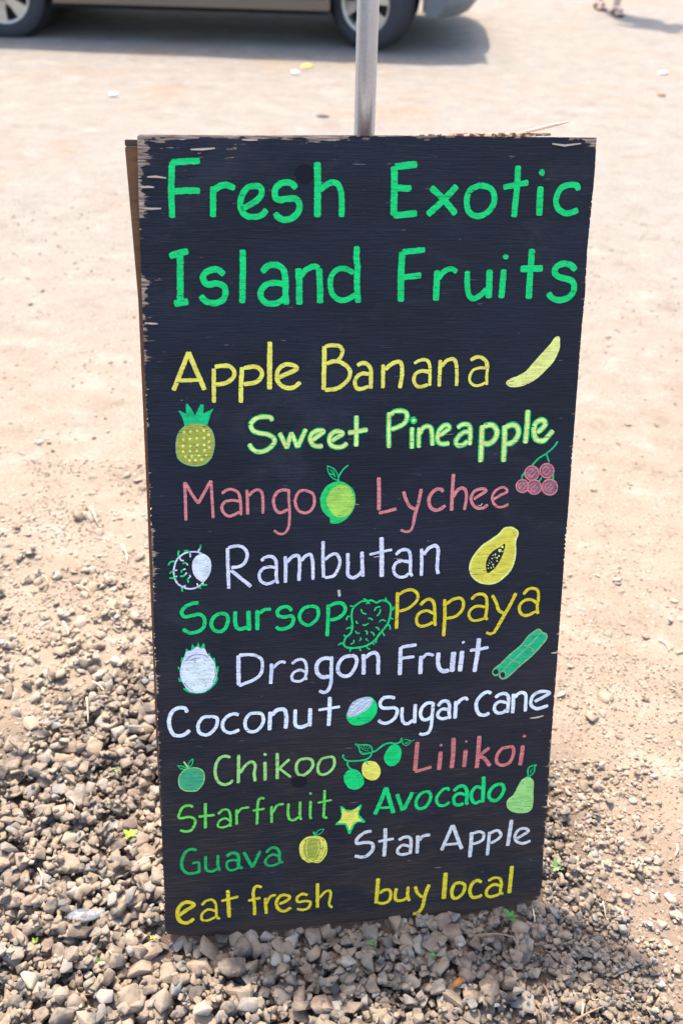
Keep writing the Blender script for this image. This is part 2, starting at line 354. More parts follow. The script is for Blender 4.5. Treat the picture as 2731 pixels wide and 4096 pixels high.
# painted strokes and filled shapes in board coordinates, tenths of a millimetre from the board's centre
PAINT = [
 ('word','Fresh','green',[
  ('p','-2600,5712 -2624,5379 -2624,5033',79),
  ('p','-2606,5708 -2414,5728 -2249,5734',78),
  ('p','-2593,5353 -2427,5369 -2258,5369',79),
  ('p','-2086,5420 -2092,5225 -2097,5045',80),
  ('s','-2067,5385 -1992,5430 -1908,5440 -1807,5406',80),
  ('s','-1732,5147 -1577,5220 -1467,5320 -1471,5418 -1545,5435 -1649,5407 -1722,5300 -1738,5165 -1674,5067 -1562,5046 -1457,5077 -1400,5141',77),
  ('s','-1006,5414 -1076,5476 -1189,5475 -1274,5411 -1284,5322 -1247,5268 -1124,5279 -1011,5280 -963,5199 -983,5108 -1069,5035 -1174,5016 -1250,5051 -1281,5102',82),
  ('p','-726,5739 -721,5489 -725,5055',89),
  ('s','-687,5391 -630,5445 -535,5491 -458,5474 -410,5367 -399,5204 -402,5058',78),
 ]),
 ('word','Island','green',[
  ('p','-2677,4544 -2568,4581 -2436,4609',85),
  ('p','-2540,4563 -2551,4296 -2560,3960',86),
  ('p','-2640,3933 -2460,3960',91),
  ('s','-1975,4310 -2049,4370 -2143,4370 -2230,4323 -2251,4249 -2196,4184 -2073,4193 -1979,4155 -1962,4071 -2002,3977 -2118,3936 -2232,3968 -2290,4034',83),
  ('p','-1721,4629 -1722,4388 -1739,3938',83),
  ('s','-1468,4342 -1381,4426 -1266,4429 -1180,4370 -1156,4200 -1157,4049 -1145,3916',84),
  ('s','-1162,4182 -1287,4201 -1403,4182 -1482,4107 -1487,4012 -1416,3936 -1310,3926 -1212,3964 -1173,4011',80),
  ('p','-981,4388 -970,4162 -971,3915',88),
  ('s','-948,4285 -880,4370 -763,4416 -705,4388',76),
  ('p','-701,4388 -689,4162 -689,3933',85),
  ('s','-235,4328 -315,4375 -393,4390 -481,4357 -535,4281 -549,4177 -524,4062 -449,3986 -370,3966 -281,3994 -202,4042',73),
  ('p','-191,4676 -193,4517 -178,4423 -185,4205 -172,4023 -161,3936',82),
 ]),
 ('word','Exotic','green',[
  ('p','298,5700 304,5465 303,5081',90),
  ('p','312,5700 602,5731',86),
  ('p','318,5429 533,5431',83),
  ('p','303,5077 620,5111',84),
  ('p','807,5443 990,5289 1156,5106',84),
  ('p','1157,5466 971,5271 769,5094',84),
  ('s','1488,5482 1351,5422 1301,5292 1334,5144 1447,5080 1566,5109 1671,5222 1680,5352 1619,5443 1488,5482',78),
  ('p','1993,5732 1994,5484 1973,5074',81),
  ('p','1805,5454 1978,5493 2147,5523',73),
  ('f','2371,5651 2365,5625 2339,5605 2310,5616 2286,5635 2289,5665 2305,5687 2334,5698 2363,5680',0),
  ('p','2323,5469 2328,5096',91),
  ('s','2860,5429 2842,5485 2758,5502 2628,5464 2560,5342 2575,5211 2673,5136 2777,5133 2876,5175',78),
 ]),
 ('word','Fruits','green',[
  ('p','433,4606 424,4312 430,3947',90),
  ('p','437,4606 745,4635',74),
  ('p','465,4274 705,4297',79),
  ('p','929,4360 926,4196 923,3960',87),
  ('s','949,4254 1026,4350 1126,4383 1204,4346',71),
  ('s','1354,4354 1359,4157 1396,4021 1469,3985 1570,4039 1638,4117',76),
  ('p','1670,4369 1675,3990',93),
  ('f','1931,4546 1924,4525 1897,4510 1867,4516 1845,4533 1846,4560 1864,4578 1893,4580 1921,4570',0),
  ('p','1870,4373 1857,3989',85),
  ('p','2255,4649 2252,4369 2253,3978',88),
  ('p','2111,4383 2427,4389',93),
  ('s','2909,4369 2831,4437 2725,4457 2624,4408 2604,4330 2676,4272 2825,4236 2897,4173 2892,4055 2803,3976 2678,3956 2580,3996 2534,4052',86),
 ]),
 ('word','Apple','yellow',[
  ('p','-2698,2771 -2591,3022 -2476,3285',63),
  ('p','-2476,3285 -2401,3080 -2278,2772',64),
  ('p','-2618,2903 -2354,2908',52),
  ('p','-2145,3061 -2152,2816 -2156,2592',58),
  ('s','-2129,3084 -2023,3097 -1932,3088 -1873,3026 -1875,2950 -1953,2874 -2045,2848 -2121,2843',58),
  ('p','-1762,3071 -1778,2841 -1788,2584',62),
  ('s','-1735,3058 -1628,3077 -1552,3068 -1491,3006 -1508,2921 -1586,2861 -1740,2837',58),
  ('p','-1376,3413 -1382,3127 -1390,2764',68),
  ('s','-1262,2922 -1138,2977 -1013,3037 -1044,3084 -1137,3105 -1229,3071 -1276,3002 -1286,2910 -1247,2832 -1155,2780 -1061,2782 -960,2850',59),
 ]),
 ('word','Banana','yellow',[
  ('p','-626,3347 -628,3086 -636,2743',62),
  ('s','-612,3347 -511,3357 -417,3345 -373,3283 -393,3206 -447,3138',53),
  ('s','-595,3109 -478,3138 -369,3106 -282,3035 -265,2941 -335,2832 -460,2756 -618,2740',57),
  ('s','-164,3076 -102,3107 -22,3090 26,3015 32,2874 31,2748',57),
  ('s','3,2952 -84,2962 -162,2924 -196,2846 -168,2759 -97,2747 -2,2780',54),
  ('p','202,3082 203,2918 203,2753',54),
  ('s','232,3012 310,3081 405,3119 461,3087 473,2945 449,2748',57),
  ('s','645,3092 708,3130 804,3142 862,3081 875,2939 877,2773',45),
  ('s','866,2971 761,2985 673,2950 644,2864 678,2784 744,2759 848,2789',51),
  ('p','1016,3134 1016,2953 1014,2763',54),
  ('s','1040,3047 1110,3125 1206,3147 1249,3076 1266,2886 1264,2767',51),
  ('s','1458,3128 1529,3167 1594,3169 1670,3126 1703,3022',51),
  ('s','1619,3156 1685,3108 1709,3040 1701,2917 1709,2773',44),
  ('s','1689,3013 1598,3017 1502,2988 1456,2907 1460,2825 1526,2769 1610,2768 1686,2808',39),
 ]),
 ('fruit','banana','paleyellow',[
  ('f','2000,2817 2071,2864 2169,2899 2278,2963 2384,3085 2503,3220 2621,3354 2672,3435 2739,3445 2755,3366 2753,3258 2682,3095 2577,2973 2456,2858 2305,2770 2164,2734 2050,2740 1998,2782',0),
 ]),
 ('fruit','pineapple','leafgreen',[
  ('g','-2567,2274 -2592,2385 -2646,2493 -2538,2444 -2539,2577 -2517,2581 -2470,2516 -2421,2415 -2338,2573 -2296,2559 -2309,2439 -2163,2510 -2212,2417 -2255,2283 -2412,2306',0),
 ]),
 ('fruit','pineapple','olive',[
  ('f','-2419,2301 -2544,2279 -2638,2198 -2682,2091 -2695,1915 -2667,1804 -2564,1726 -2439,1699 -2312,1723 -2223,1806 -2176,1942 -2169,2092 -2211,2215 -2295,2282',0),
 ]),
 ('fruit','pineapple','sage',[
  ('s','-2419,2301 -2544,2279 -2638,2198 -2682,2091 -2695,1915 -2667,1804 -2564,1726 -2439,1699 -2312,1723 -2223,1806 -2176,1942 -2169,2092 -2211,2215 -2295,2282 -2419,2301',14),
 ]),
 ('fruit','pineapple','paleyellow',[
  ('f','-2557,2185 -2562,2173 -2575,2167 -2589,2167 -2599,2179 -2597,2192 -2589,2204 -2574,2204 -2564,2200',0),
  ('f','-2470,2191 -2474,2180 -2488,2173 -2503,2174 -2512,2186 -2510,2199 -2500,2210 -2487,2210 -2475,2204',0),
  ('f','-2379,2200 -2384,2188 -2396,2180 -2409,2183 -2418,2193 -2420,2207 -2408,2219 -2394,2222 -2382,2213',0),
  ('f','-2286,2200 -2292,2187 -2303,2179 -2317,2183 -2326,2194 -2325,2208 -2316,2218 -2302,2222 -2289,2212',0),
  ('f','-2224,2141 -2231,2128 -2242,2122 -2256,2123 -2266,2135 -2263,2149 -2254,2160 -2241,2163 -2228,2152',0),
  ('f','-2571,2080 -2575,2068 -2589,2060 -2602,2062 -2610,2074 -2612,2088 -2603,2098 -2588,2101 -2576,2093',0),
  ('f','-2481,2086 -2486,2072 -2499,2067 -2514,2069 -2522,2080 -2522,2094 -2513,2102 -2498,2106 -2486,2098',0),
  ('f','-2386,2094 -2388,2082 -2402,2076 -2416,2076 -2424,2089 -2425,2103 -2415,2112 -2400,2116 -2389,2108',0),
  ('f','-2285,2095 -2291,2082 -2304,2074 -2319,2079 -2329,2088 -2326,2103 -2318,2111 -2303,2117 -2292,2109',0),
  ('f','-2219,2041 -2226,2027 -2238,2023 -2253,2024 -2262,2035 -2260,2050 -2252,2061 -2238,2062 -2226,2056',0),
  ('f','-2578,1989 -2583,1977 -2596,1970 -2611,1974 -2620,1984 -2619,1998 -2608,2009 -2595,2010 -2582,2001',0),
  ('f','-2481,1988 -2486,1976 -2498,1967 -2512,1969 -2522,1983 -2520,1996 -2511,2005 -2496,2009 -2485,2000',0),
  ('f','-2384,1996 -2390,1984 -2403,1979 -2416,1980 -2423,1990 -2423,2005 -2415,2014 -2401,2018 -2388,2009',0),
  ('f','-2288,1997 -2293,1983 -2308,1976 -2322,1978 -2329,1991 -2329,2005 -2319,2015 -2306,2016 -2293,2011',0),
  ('f','-2217,1959 -2223,1946 -2237,1941 -2252,1944 -2261,1953 -2259,1967 -2251,1978 -2236,1981 -2225,1974',0),
  ('f','-2583,1909 -2587,1895 -2599,1889 -2613,1891 -2620,1902 -2622,1917 -2613,1927 -2598,1928 -2586,1923',0),
  ('f','-2484,1914 -2490,1901 -2503,1893 -2517,1900 -2526,1908 -2525,1922 -2516,1934 -2502,1936 -2489,1926',0),
  ('f','-2394,1915 -2397,1902 -2411,1897 -2424,1897 -2432,1908 -2432,1923 -2423,1934 -2409,1934 -2396,1929',0),
  ('f','-2284,1920 -2290,1907 -2302,1900 -2316,1902 -2323,1915 -2322,1928 -2315,1937 -2301,1940 -2287,1933',0),
  ('f','-2551,1835 -2556,1824 -2569,1816 -2583,1820 -2590,1830 -2593,1844 -2581,1853 -2568,1855 -2555,1847',0),
  ('f','-2465,1837 -2469,1824 -2483,1817 -2497,1821 -2508,1831 -2506,1845 -2497,1856 -2482,1859 -2468,1849',0),
  ('f','-2364,1845 -2371,1833 -2384,1828 -2398,1828 -2405,1840 -2405,1854 -2397,1862 -2382,1865 -2371,1859',0),
  ('f','-2264,1848 -2269,1834 -2281,1830 -2295,1833 -2303,1842 -2301,1856 -2294,1868 -2279,1867 -2268,1861',0),
  ('f','-2497,1779 -2499,1765 -2513,1761 -2527,1762 -2534,1772 -2535,1786 -2526,1799 -2511,1799 -2500,1791',0),
  ('f','-2412,1781 -2418,1769 -2431,1761 -2445,1765 -2454,1774 -2455,1789 -2444,1801 -2430,1801 -2418,1793',0),
  ('f','-2328,1788 -2334,1777 -2346,1767 -2360,1770 -2369,1783 -2368,1796 -2359,1805 -2345,1810 -2332,1802',0),
 ]),
 ('word','Sweet','green',[
  ('s','-1361,2315 -1380,2363 -1453,2378 -1560,2366 -1641,2307 -1656,2240 -1604,2170 -1497,2141 -1390,2111 -1326,2040 -1365,1959 -1460,1892 -1568,1881 -1635,1918 -1687,1995',76),
  ('p','-1258,2142 -1156,1929 -1091,2138 -1003,1936 -884,2188',76),
  ('s','-796,2027 -701,2094 -633,2148 -673,2162 -741,2157 -809,2110 -823,2028 -782,1958 -714,1935 -646,1940',77),
  ('s','-516,2013 -427,2067 -359,2113 -414,2145 -482,2137 -537,2090 -550,2007 -509,1937 -433,1914 -357,1926 -296,1973',77),
  ('p','-167,2364 -167,2150 -167,1921',77),
  ('p','-284,2119 -126,2142 -5,2160',77),
 ]),
 ('word','Sweet','paleyellow',[
  ('s','-1361,2315 -1380,2363 -1453,2378 -1560,2366 -1641,2307 -1656,2240 -1604,2170 -1497,2141 -1390,2111 -1326,2040 -1365,1959 -1460,1892 -1568,1881 -1635,1918 -1687,1995',46),
  ('p','-1258,2142 -1156,1929 -1091,2138 -1003,1936 -884,2188',46),
  ('s','-796,2027 -701,2094 -633,2148 -673,2162 -741,2157 -809,2110 -823,2028 -782,1958 -714,1935 -646,1940',47),
  ('s','-516,2013 -427,2067 -359,2113 -414,2145 -482,2137 -537,2090 -550,2007 -509,1937 -433,1914 -357,1926 -296,1973',47),
  ('p','-167,2364 -167,2150 -167,1921',47),
  ('p','-284,2119 -126,2142 -5,2160',47),
 ]),
 ('word','Pineapple','green',[
  ('p','301,2402 300,2167 307,1888',78),
  ('s','322,2370 385,2414 468,2422 538,2402 563,2346 542,2264 465,2201 336,2157',78),
  ('p','640,2178 642,2020 646,1869',79),
  ('f','711,2278 699,2242 668,2226 635,2233 612,2262 608,2301 632,2331 665,2336 693,2316',0),
  ('p','744,2171 742,2017 746,1881',79),
  ('s','752,2073 792,2156 856,2192 913,2162 936,2050 945,1904',79),
  ('s','1039,2047 1122,2101 1186,2156 1165,2194 1109,2195 1045,2131 1016,2029 1033,1954 1091,1924 1195,1931',79),
  ('s','1308,2153 1363,2199 1438,2206 1487,2168 1503,2036 1498,1899',79),
  ('s','1481,2093 1396,2086 1323,2022 1289,1947 1329,1899 1404,1906 1468,1961',80),
 ]),
 ('word','Pineapple','paleyellow',[
  ('p','301,2402 300,2167 307,1888',43),
  ('s','322,2370 385,2414 468,2422 538,2402 563,2346 542,2264 465,2201 336,2157',43),
  ('p','640,2178 642,2020 646,1869',43),
  ('p','668,2298 649,2261',43),
  ('p','744,2171 742,2017 746,1881',43),
  ('s','752,2073 792,2156 856,2192 913,2162 936,2050 945,1904',43),
  ('s','1039,2047 1122,2101 1186,2156 1165,2194 1109,2195 1045,2131 1016,2029 1033,1954 1091,1924 1195,1931',43),
  ('s','1308,2153 1363,2199 1438,2206 1487,2168 1503,2036 1498,1899',43),
  ('s','1481,2093 1396,2086 1323,2022 1289,1947 1329,1899 1404,1906 1468,1961',44),
 ]),
 ('word','Pineapple','green',[
  ('p','1672,2183 1671,2030 1676,1639',92),
  ('s','1695,2167 1779,2191 1855,2163 1898,2077 1866,1972 1783,1910 1696,1923',92),
  ('p','2007,2175 2017,1968 2020,1635',93),
  ('s','2028,2154 2123,2183 2190,2155 2222,2070 2190,1974 2118,1912 2042,1903',93),
  ('p','2342,2395 2346,2173 2335,1906',93),
  ('s','2505,2063 2572,2115 2617,2178 2586,2237 2531,2238 2469,2192 2454,2085 2483,1978 2552,1933 2617,1942 2688,2016 2744,2084',93),
 ]),
 ('word','Pineapple','paleyellow',[
  ('p','1672,2183 1671,2030 1676,1639',53),
  ('s','1695,2167 1779,2191 1855,2163 1898,2077 1866,1972 1783,1910 1696,1923',54),
  ('p','2007,2175 2017,1968 2020,1635',54),
  ('s','2028,2154 2123,2183 2190,2155 2222,2070 2190,1974 2118,1912 2042,1903',54),
  ('p','2342,2395 2346,2173 2335,1906',54),
  ('s','2505,2063 2572,2115 2617,2178 2586,2237 2531,2238 2469,2192 2454,2085 2483,1978 2552,1933 2617,1942 2688,2016 2744,2084',54),
 ]),
 ('fruit','lychee','leafgreen',[
  ('s','2827,1921 2778,1841 2669,1741 2558,1674 2497,1610 2461,1568',26),
  ('p','2670,1731 2717,1610',24),
 ]),
 ('fruit','lychee','pinkfill',[
  ('f','2876,1220 2858,1149 2800,1106 2727,1109 2663,1155 2635,1228 2653,1299 2710,1342 2784,1339 2847,1293',0),
  ('f','2430,1251 2415,1193 2368,1159 2309,1161 2258,1198 2235,1258 2251,1315 2297,1349 2356,1347 2407,1310',0),
  ('f','2625,1228 2608,1164 2557,1126 2490,1128 2433,1170 2408,1235 2425,1300 2476,1338 2543,1336 2600,1294',0),
  ('f','2572,1445 2555,1380 2503,1343 2437,1345 2380,1386 2355,1451 2372,1515 2424,1553 2490,1551 2546,1510',0),
  ('f','2802,1476 2785,1412 2734,1374 2667,1376 2610,1417 2585,1483 2601,1547 2653,1584 2719,1582 2776,1541',0),
 ]),
 ('fruit','lychee','pink',[
  ('s','2876,1220 2858,1149 2800,1106 2727,1109 2663,1155 2635,1228 2653,1299 2710,1342 2784,1339 2847,1293 2876,1220',20),
  ('s','2783,1154 2738,1155 2700,1183 2683,1227 2694,1269 2728,1295 2773,1293',12),
  ('s','2708,1193 2754,1246 2785,1273',13),
  ('s','2743,1164 2790,1201 2810,1239',13),
  ('s','2430,1251 2415,1193 2368,1159 2309,1161 2258,1198 2235,1258 2251,1315 2297,1349 2356,1347 2407,1310 2430,1251',20),
  ('s','2354,1198 2318,1199 2287,1221 2274,1256 2283,1291 2311,1311 2347,1310',12),
  ('s','2285,1223 2331,1276 2363,1303',13),
  ('s','2320,1194 2367,1231 2387,1269',13),
  ('s','2625,1228 2608,1164 2557,1126 2490,1128 2433,1170 2408,1235 2425,1300 2476,1338 2543,1336 2600,1294 2625,1228',20),
  ('s','2540,1168 2500,1170 2466,1195 2451,1234 2461,1272 2492,1296 2532,1294',12),
  ('s','2469,1200 2515,1254 2546,1281',13),
  ('s','2504,1172 2551,1209 2571,1247',13),
  ('s','2572,1445 2555,1380 2503,1343 2437,1345 2380,1386 2355,1451 2372,1515 2424,1553 2490,1551 2546,1510 2572,1445',20),
  ('s','2487,1385 2448,1386 2413,1411 2398,1450 2408,1488 2440,1511 2479,1510',12),
  ('s','2416,1416 2462,1470 2493,1496',13),
  ('s','2451,1388 2498,1425 2518,1463',13),
  ('s','2802,1476 2785,1412 2734,1374 2667,1376 2610,1417 2585,1483 2601,1547 2653,1584 2719,1582 2776,1541 2802,1476',20),
  ('s','2717,1416 2677,1417 2643,1443 2628,1481 2637,1519 2669,1542 2709,1541',12),
  ('s','2645,1448 2691,1501 2723,1528',13),
  ('s','2681,1419 2728,1456 2747,1494',13),
 ]),
 ('fruit','lychee','leafgreen',[
  ('s','2348,1454 2322,1425 2314,1370',29),
  ('p','2617,1377 2582,1324',29),
  ('p','2795,1416 2797,1344',29),
 ]),
 ('word','Mango','pink',[
  ('p','-2596,1470 -2596,1197 -2600,908',44),
  ('p','-2589,1463 -2506,1293 -2417,1156 -2232,1480',44),
  ('p','-2230,1480 -2221,1185 -2215,929',41),
  ('s','-2081,1286 -2015,1336 -1920,1337 -1847,1278 -1823,1143 -1820,957',41),
  ('s','-1843,1165 -1937,1182 -2033,1164 -2088,1102 -2070,1009 -1997,949 -1915,968 -1840,1008',42),
  ('p','-1728,1330 -1725,1139 -1725,961',45),
  ('s','-1706,1238 -1637,1306 -1568,1325 -1515,1274 -1503,1117 -1508,967',42),
  ('s','-1138,1304 -1227,1310 -1310,1267 -1355,1155 -1326,1025 -1258,973 -1147,1019',45),
  ('s','-1134,1318 -1133,1147 -1123,1004 -1135,773 -1192,666 -1275,655 -1351,709',37),
  ('s','-904,1299 -994,1271 -1043,1144 -1009,1014 -926,961 -829,979 -766,1092 -787,1236 -904,1299',42),
 ]),
 ('fruit','mango','brightgreen',[
  ('f','-407,1410 -500,1397 -594,1341 -661,1237 -682,1130 -655,999 -592,910 -539,870 -534,799 -465,777 -381,793 -297,845 -224,930 -178,1026 -166,1145 -191,1264 -270,1352 -344,1398',0),
 ]),
 ('fruit','mango','lime',[
  ('f','-406,1362 -510,1296 -583,1170 -572,1051 -477,906 -371,870 -266,909 -193,1026 -185,1167 -249,1298 -333,1354',0),
 ]),
 ('fruit','mango','leafgreen',[
  ('s','-584,1649 -481,1598 -433,1517 -423,1443 -480,1450 -542,1510 -569,1575 -579,1638',15),
  ('s','-543,1595 -501,1541 -459,1476',13),
  ('p','-553,1537 -490,1509',13),
  ('p','-522,1594 -480,1561 -475,1487',10),
  ('s','-279,1651 -356,1579 -407,1495 -427,1411',23),
  ('s','-454,1444 -428,1422 -396,1415',19),
 ]),
 ('word','Lychee','pink',[
  ('p','169,1451 178,1230 180,959',56),
  ('p','184,915 306,938 439,971',48),
  ('s','539,1229 580,1108 636,1008 718,950',48),
  ('p','805,1259 769,1047 725,895 698,719',50),
  ('s','698,719 668,637 593,613 512,644',40),
  ('s','1128,1205 1100,1244 1030,1246 957,1188 922,1091 948,981 1020,929 1095,943 1174,995',52),
  ('p','1277,1471 1268,1211 1270,914',54),
  ('s','1288,1123 1344,1219 1418,1255 1474,1204 1485,1094 1466,918',48),
  ('s','1600,1079 1695,1142 1780,1194 1756,1228 1680,1230 1595,1189 1556,1092 1593,991 1673,933 1749,941 1818,983',46),
  ('s','1896,1064 2002,1126 2099,1173 2085,1223 2029,1246 1943,1211 1882,1125 1899,1014 1980,944 2067,952 2132,983',40),
 ]),
 ('speck','speck','chip',[
  ('s','1665,975 1714,978 1729,1006',18),
 ]),
 ('fruit','rambutan','lavender',[
  ('s','-2395,402 -2489,431 -2625,419 -2737,337 -2789,223 -2801,106 -2765,-28 -2672,-106 -2564,-134 -2452,-102 -2382,-46',25),
 ]),
 ('fruit','rambutan','mint',[
  ('f','-2388,398 -2478,348 -2525,255 -2520,123 -2469,24 -2395,-38 -2332,11 -2273,126 -2265,258 -2301,347',0),
 ]),
 ('fruit','rambutan','lavender',[
  ('s','-2388,398 -2478,348 -2525,255 -2520,123 -2469,24 -2382,-39',20),
  ('s','-2467,296 -2491,180 -2453,75',11),
  ('s','-2411,323 -2436,178 -2413,59',11),
  ('s','-2357,320 -2361,174 -2365,57',11),
 ]),
 ('fruit','rambutan','green',[
  ('s','-2407,533 -2408,497 -2427,447',25),
 ]),
 ('fruit','rambutan','green',[
  ('s','-2716,459 -2728,395 -2716,351',25),
 ]),
 ('fruit','rambutan','green',[
  ('s','-2645,452 -2591,447 -2558,409',25),
 ]),
 ('fruit','rambutan','green',[
  ('s','-2876,244 -2841,291 -2779,298',25),
 ]),
 ('fruit','rambutan','green',[
  ('s','-2861,116 -2826,144 -2785,157',25),
 ]),
 ('fruit','rambutan','green',[
  ('s','-2864,50 -2817,41 -2768,61',25),
 ]),
 ('fruit','rambutan','green',[
  ('s','-2669,261 -2631,271 -2611,256',25),
 ]),
 ('fruit','rambutan','green',[
  ('s','-2694,123 -2690,152 -2662,170',25),
 ]),
 ('fruit','rambutan','green',[
  ('s','-2713,70 -2673,68 -2631,95',26),
 ]),
 ('fruit','rambutan','green',[
  ('s','-2598,-36 -2606,9 -2588,37',26),
 ]),
 ('fruit','rambutan','green',[
  ('s','-2691,-172 -2693,-120 -2679,-99',26),
 ]),
 ('fruit','rambutan','green',[
  ('s','-2419,-130 -2453,-117 -2468,-87',26),
 ]),
 ('fruit','rambutan','green',[
  ('s','-2331,-81 -2383,-83 -2424,-77',26),
 ]),
 ('fruit','rambutan','lavender',[
  ('s','-2558,409 -2556,351',23),
  ('s','-2422,476 -2449,419',23),
  ('s','-2716,365 -2691,313 -2654,304',23),
  ('s','-2611,259 -2598,232',23),
  ('s','-2659,170 -2632,175',23),
  ('s','-2638,91 -2616,120',23),
  ('s','-2588,37 -2568,59 -2576,81',23),
  ('s','-2693,-101 -2637,-78',23),
  ('s','-2460,-109 -2475,-49',23),
  ('s','-2785,161 -2751,165',23),
  ('s','-2768,61 -2761,78',23),
 ]),
 ('word','Rambutan','lavender',[
  ('p','-2024,467 -2026,159 -2020,-156',51),
  ('s','-2010,473 -1913,494 -1831,485 -1763,426 -1744,338 -1781,236 -1851,181 -1976,164',48),
  ('p','-1984,128 -1869,19 -1698,-139',52),
  ('s','-1542,252 -1482,304 -1405,316 -1343,269 -1323,172 -1325,-22 -1305,-112',49),
  ('s','-1330,135 -1421,154 -1519,129 -1573,49 -1557,-56 -1480,-107 -1410,-100 -1346,-66',46),
  ('p','-1193,306 -1186,121 -1192,-103',52),
  ('s','-1168,209 -1098,288 -1020,314 -986,261 -983,112 -994,-82',52),
  ('s','-958,230 -901,294 -831,320 -800,267 -786,133 -786,-77',49),
  ('p','-635,515 -640,249 -629,-51',49),
  ('s','-616,225 -524,296 -439,307 -388,208 -409,89 -479,-28 -608,-52',47),
  ('s','-271,315 -267,158 -265,-23 -178,-72 -93,-23 -57,28',53),
  ('p','-61,328 -55,148 -42,-63',56),
  ('p','228,539 237,241 243,-77',68),
  ('p','54,281 233,316 390,342',41),
  ('s','450,261 521,326 607,333 659,282 674,116 678,-36 706,-90',50),
  ('s','656,139 539,155 453,126 419,37 450,-56 531,-98 604,-86 654,-42',48),
  ('p','836,338 845,139 845,-89',51),
  ('s','871,243 941,338 1041,379 1087,324 1085,174 1084,22 1102,-71',54),
 ]),
 ('speck','speck','chip',[
  ('p','-399,-259 -388,-358',39),
  ('p','119,234 202,245',12),
  ('p','466,188 553,182',13),
 ]),
 ('fruit','papaya','papaya',[
  ('r','2145,618 2085,598 2017,516 1889,425 1760,334 1656,202 1600,90 1595,-36 1639,-142 1743,-228 1880,-269 2014,-252 2123,-176 2229,-54 2276,94 2286,220 2275,392 2307,516 2275,573 2212,610','2115,364 2039,316 1942,258 1869,169 1839,91 1842,-13 1871,-93 1947,-52 2021,37 2082,160 2109,262'),
 ]),
 ('fruit','papaya','paleyellow',[
  ('s','2145,618 2085,598 2017,516 1889,425 1760,334 1656,202 1600,90 1595,-36 1639,-142 1743,-228 1880,-269 2014,-252 2123,-176 2229,-54 2276,94 2286,220 2275,392 2307,516 2275,573 2212,610 2145,618',28),
  ('f','2097,316 2095,302 2084,293 2070,299 2060,310 2061,325 2069,336 2082,335 2093,329',0),
  ('f','2067,258 2063,241 2047,233 2031,235 2020,250 2016,269 2027,284 2044,287 2061,275',0),
  ('f','2099,244 2096,236 2090,231 2082,233 2076,241 2077,248 2081,254 2088,255 2094,252',0),
  ('f','1988,199 1985,190 1978,184 1969,188 1963,195 1962,205 1968,213 1977,212 1984,208',0),
  ('f','2047,171 2042,161 2035,158 2025,160 2020,168 2019,178 2023,185 2033,188 2042,181',0),
  ('f','2019,141 2014,131 2007,127 1997,129 1991,137 1989,147 1995,154 2005,157 2013,151',0),
  ('f','1937,136 1936,130 1930,126 1923,128 1918,134 1917,141 1922,146 1928,147 1935,144',0),
  ('f','2018,92 2016,85 2010,82 2004,84 1999,89 1999,97 2003,102 2009,104 2015,99',0),
  ('f','1959,38 1956,29 1949,24 1941,27 1934,34 1932,44 1939,52 1947,53 1956,47',0),
  ('f','1967,0 1966,-7 1959,-11 1952,-9 1949,-2 1947,5 1951,10 1958,12 1964,7',0),
  ('f','1930,-13 1928,-20 1921,-23 1914,-22 1909,-16 1908,-8 1912,-2 1920,-1 1926,-4',0),
  ('f','1880,30 1879,24 1873,21 1868,22 1863,27 1863,34 1867,39 1873,40 1878,36',0),
  ('f','1884,-19 1883,-25 1878,-27 1872,-27 1868,-21 1868,-15 1872,-10 1877,-8 1882,-12',0),
  ('f','1895,63 1892,58 1888,56 1883,57 1879,61 1879,67 1882,72 1887,72 1893,69',0),
  ('f','1929,79 1928,74 1923,71 1918,72 1915,77 1915,83 1917,87 1922,88 1927,85',0),
  ('f','1978,154 1976,149 1973,147 1968,147 1965,152 1965,157 1967,161 1972,161 1976,159',0),
  ('f','1946,187 1945,182 1940,180 1935,180 1930,185 1931,191 1934,196 1939,196 1944,193',0),
  ('f','1892,112 1891,108 1888,105 1884,107 1881,110 1881,114 1883,118 1887,118 1891,116',0),
 ]),
 ('word','Soursop','green',[
  ('s','-2467,-357 -2564,-366 -2662,-413 -2714,-498 -2668,-567 -2571,-555 -2457,-538 -2391,-603 -2395,-727 -2474,-803 -2596,-826 -2704,-763',54),
  ('s','-2156,-536 -2247,-593 -2291,-697 -2253,-797 -2164,-829 -2089,-779 -2045,-657 -2067,-567 -2156,-536',55),
  ('s','-1936,-521 -1940,-699 -1909,-789 -1843,-802 -1769,-779',58),
  ('p','-1742,-523 -1742,-674 -1737,-835',65),
  ('p','-1611,-521 -1614,-681 -1616,-833',62),
  ('s','-1575,-567 -1509,-517 -1410,-513',51),
  ('s','-1104,-556 -1153,-491 -1244,-490 -1314,-545 -1303,-617 -1221,-648 -1112,-636 -1076,-692 -1113,-788 -1214,-837 -1297,-832 -1338,-799',55),
  ('s','-828,-490 -929,-529 -987,-634 -963,-734 -862,-797 -762,-745 -706,-640 -728,-522 -828,-490',52),
  ('p','-557,-486 -560,-737 -572,-991',56),
  ('s','-535,-505 -443,-465 -342,-479 -299,-562 -341,-659 -442,-717 -526,-730',56),
 ]),
 ('fruit','soursop','green',[
  ('s','46,-452 -63,-464 -149,-523 -192,-584 -204,-700 -189,-840 -210,-956 -286,-1034 -318,-1127 -273,-1194 -141,-1208 13,-1187 145,-1112 242,-982 339,-858 380,-743 394,-603 375,-521 308,-466 232,-462 172,-488 100,-449 46,-452',30),
  ('s','-31,-414 18,-439 46,-470',22),
  ('s','19,-503 46,-470 63,-505',22),
  ('s','-231,-519 -198,-526 -176,-545',22),
  ('s','-280,-748 -267,-696 -224,-687',23),
  ('s','-287,-893 -244,-872 -183,-882 -217,-839',23),
  ('s','-319,-979 -302,-1010 -264,-1006',23),
  ('s','-403,-1151 -367,-1124 -318,-1133',23),
  ('s','-223,-1268 -218,-1227 -185,-1217',23),
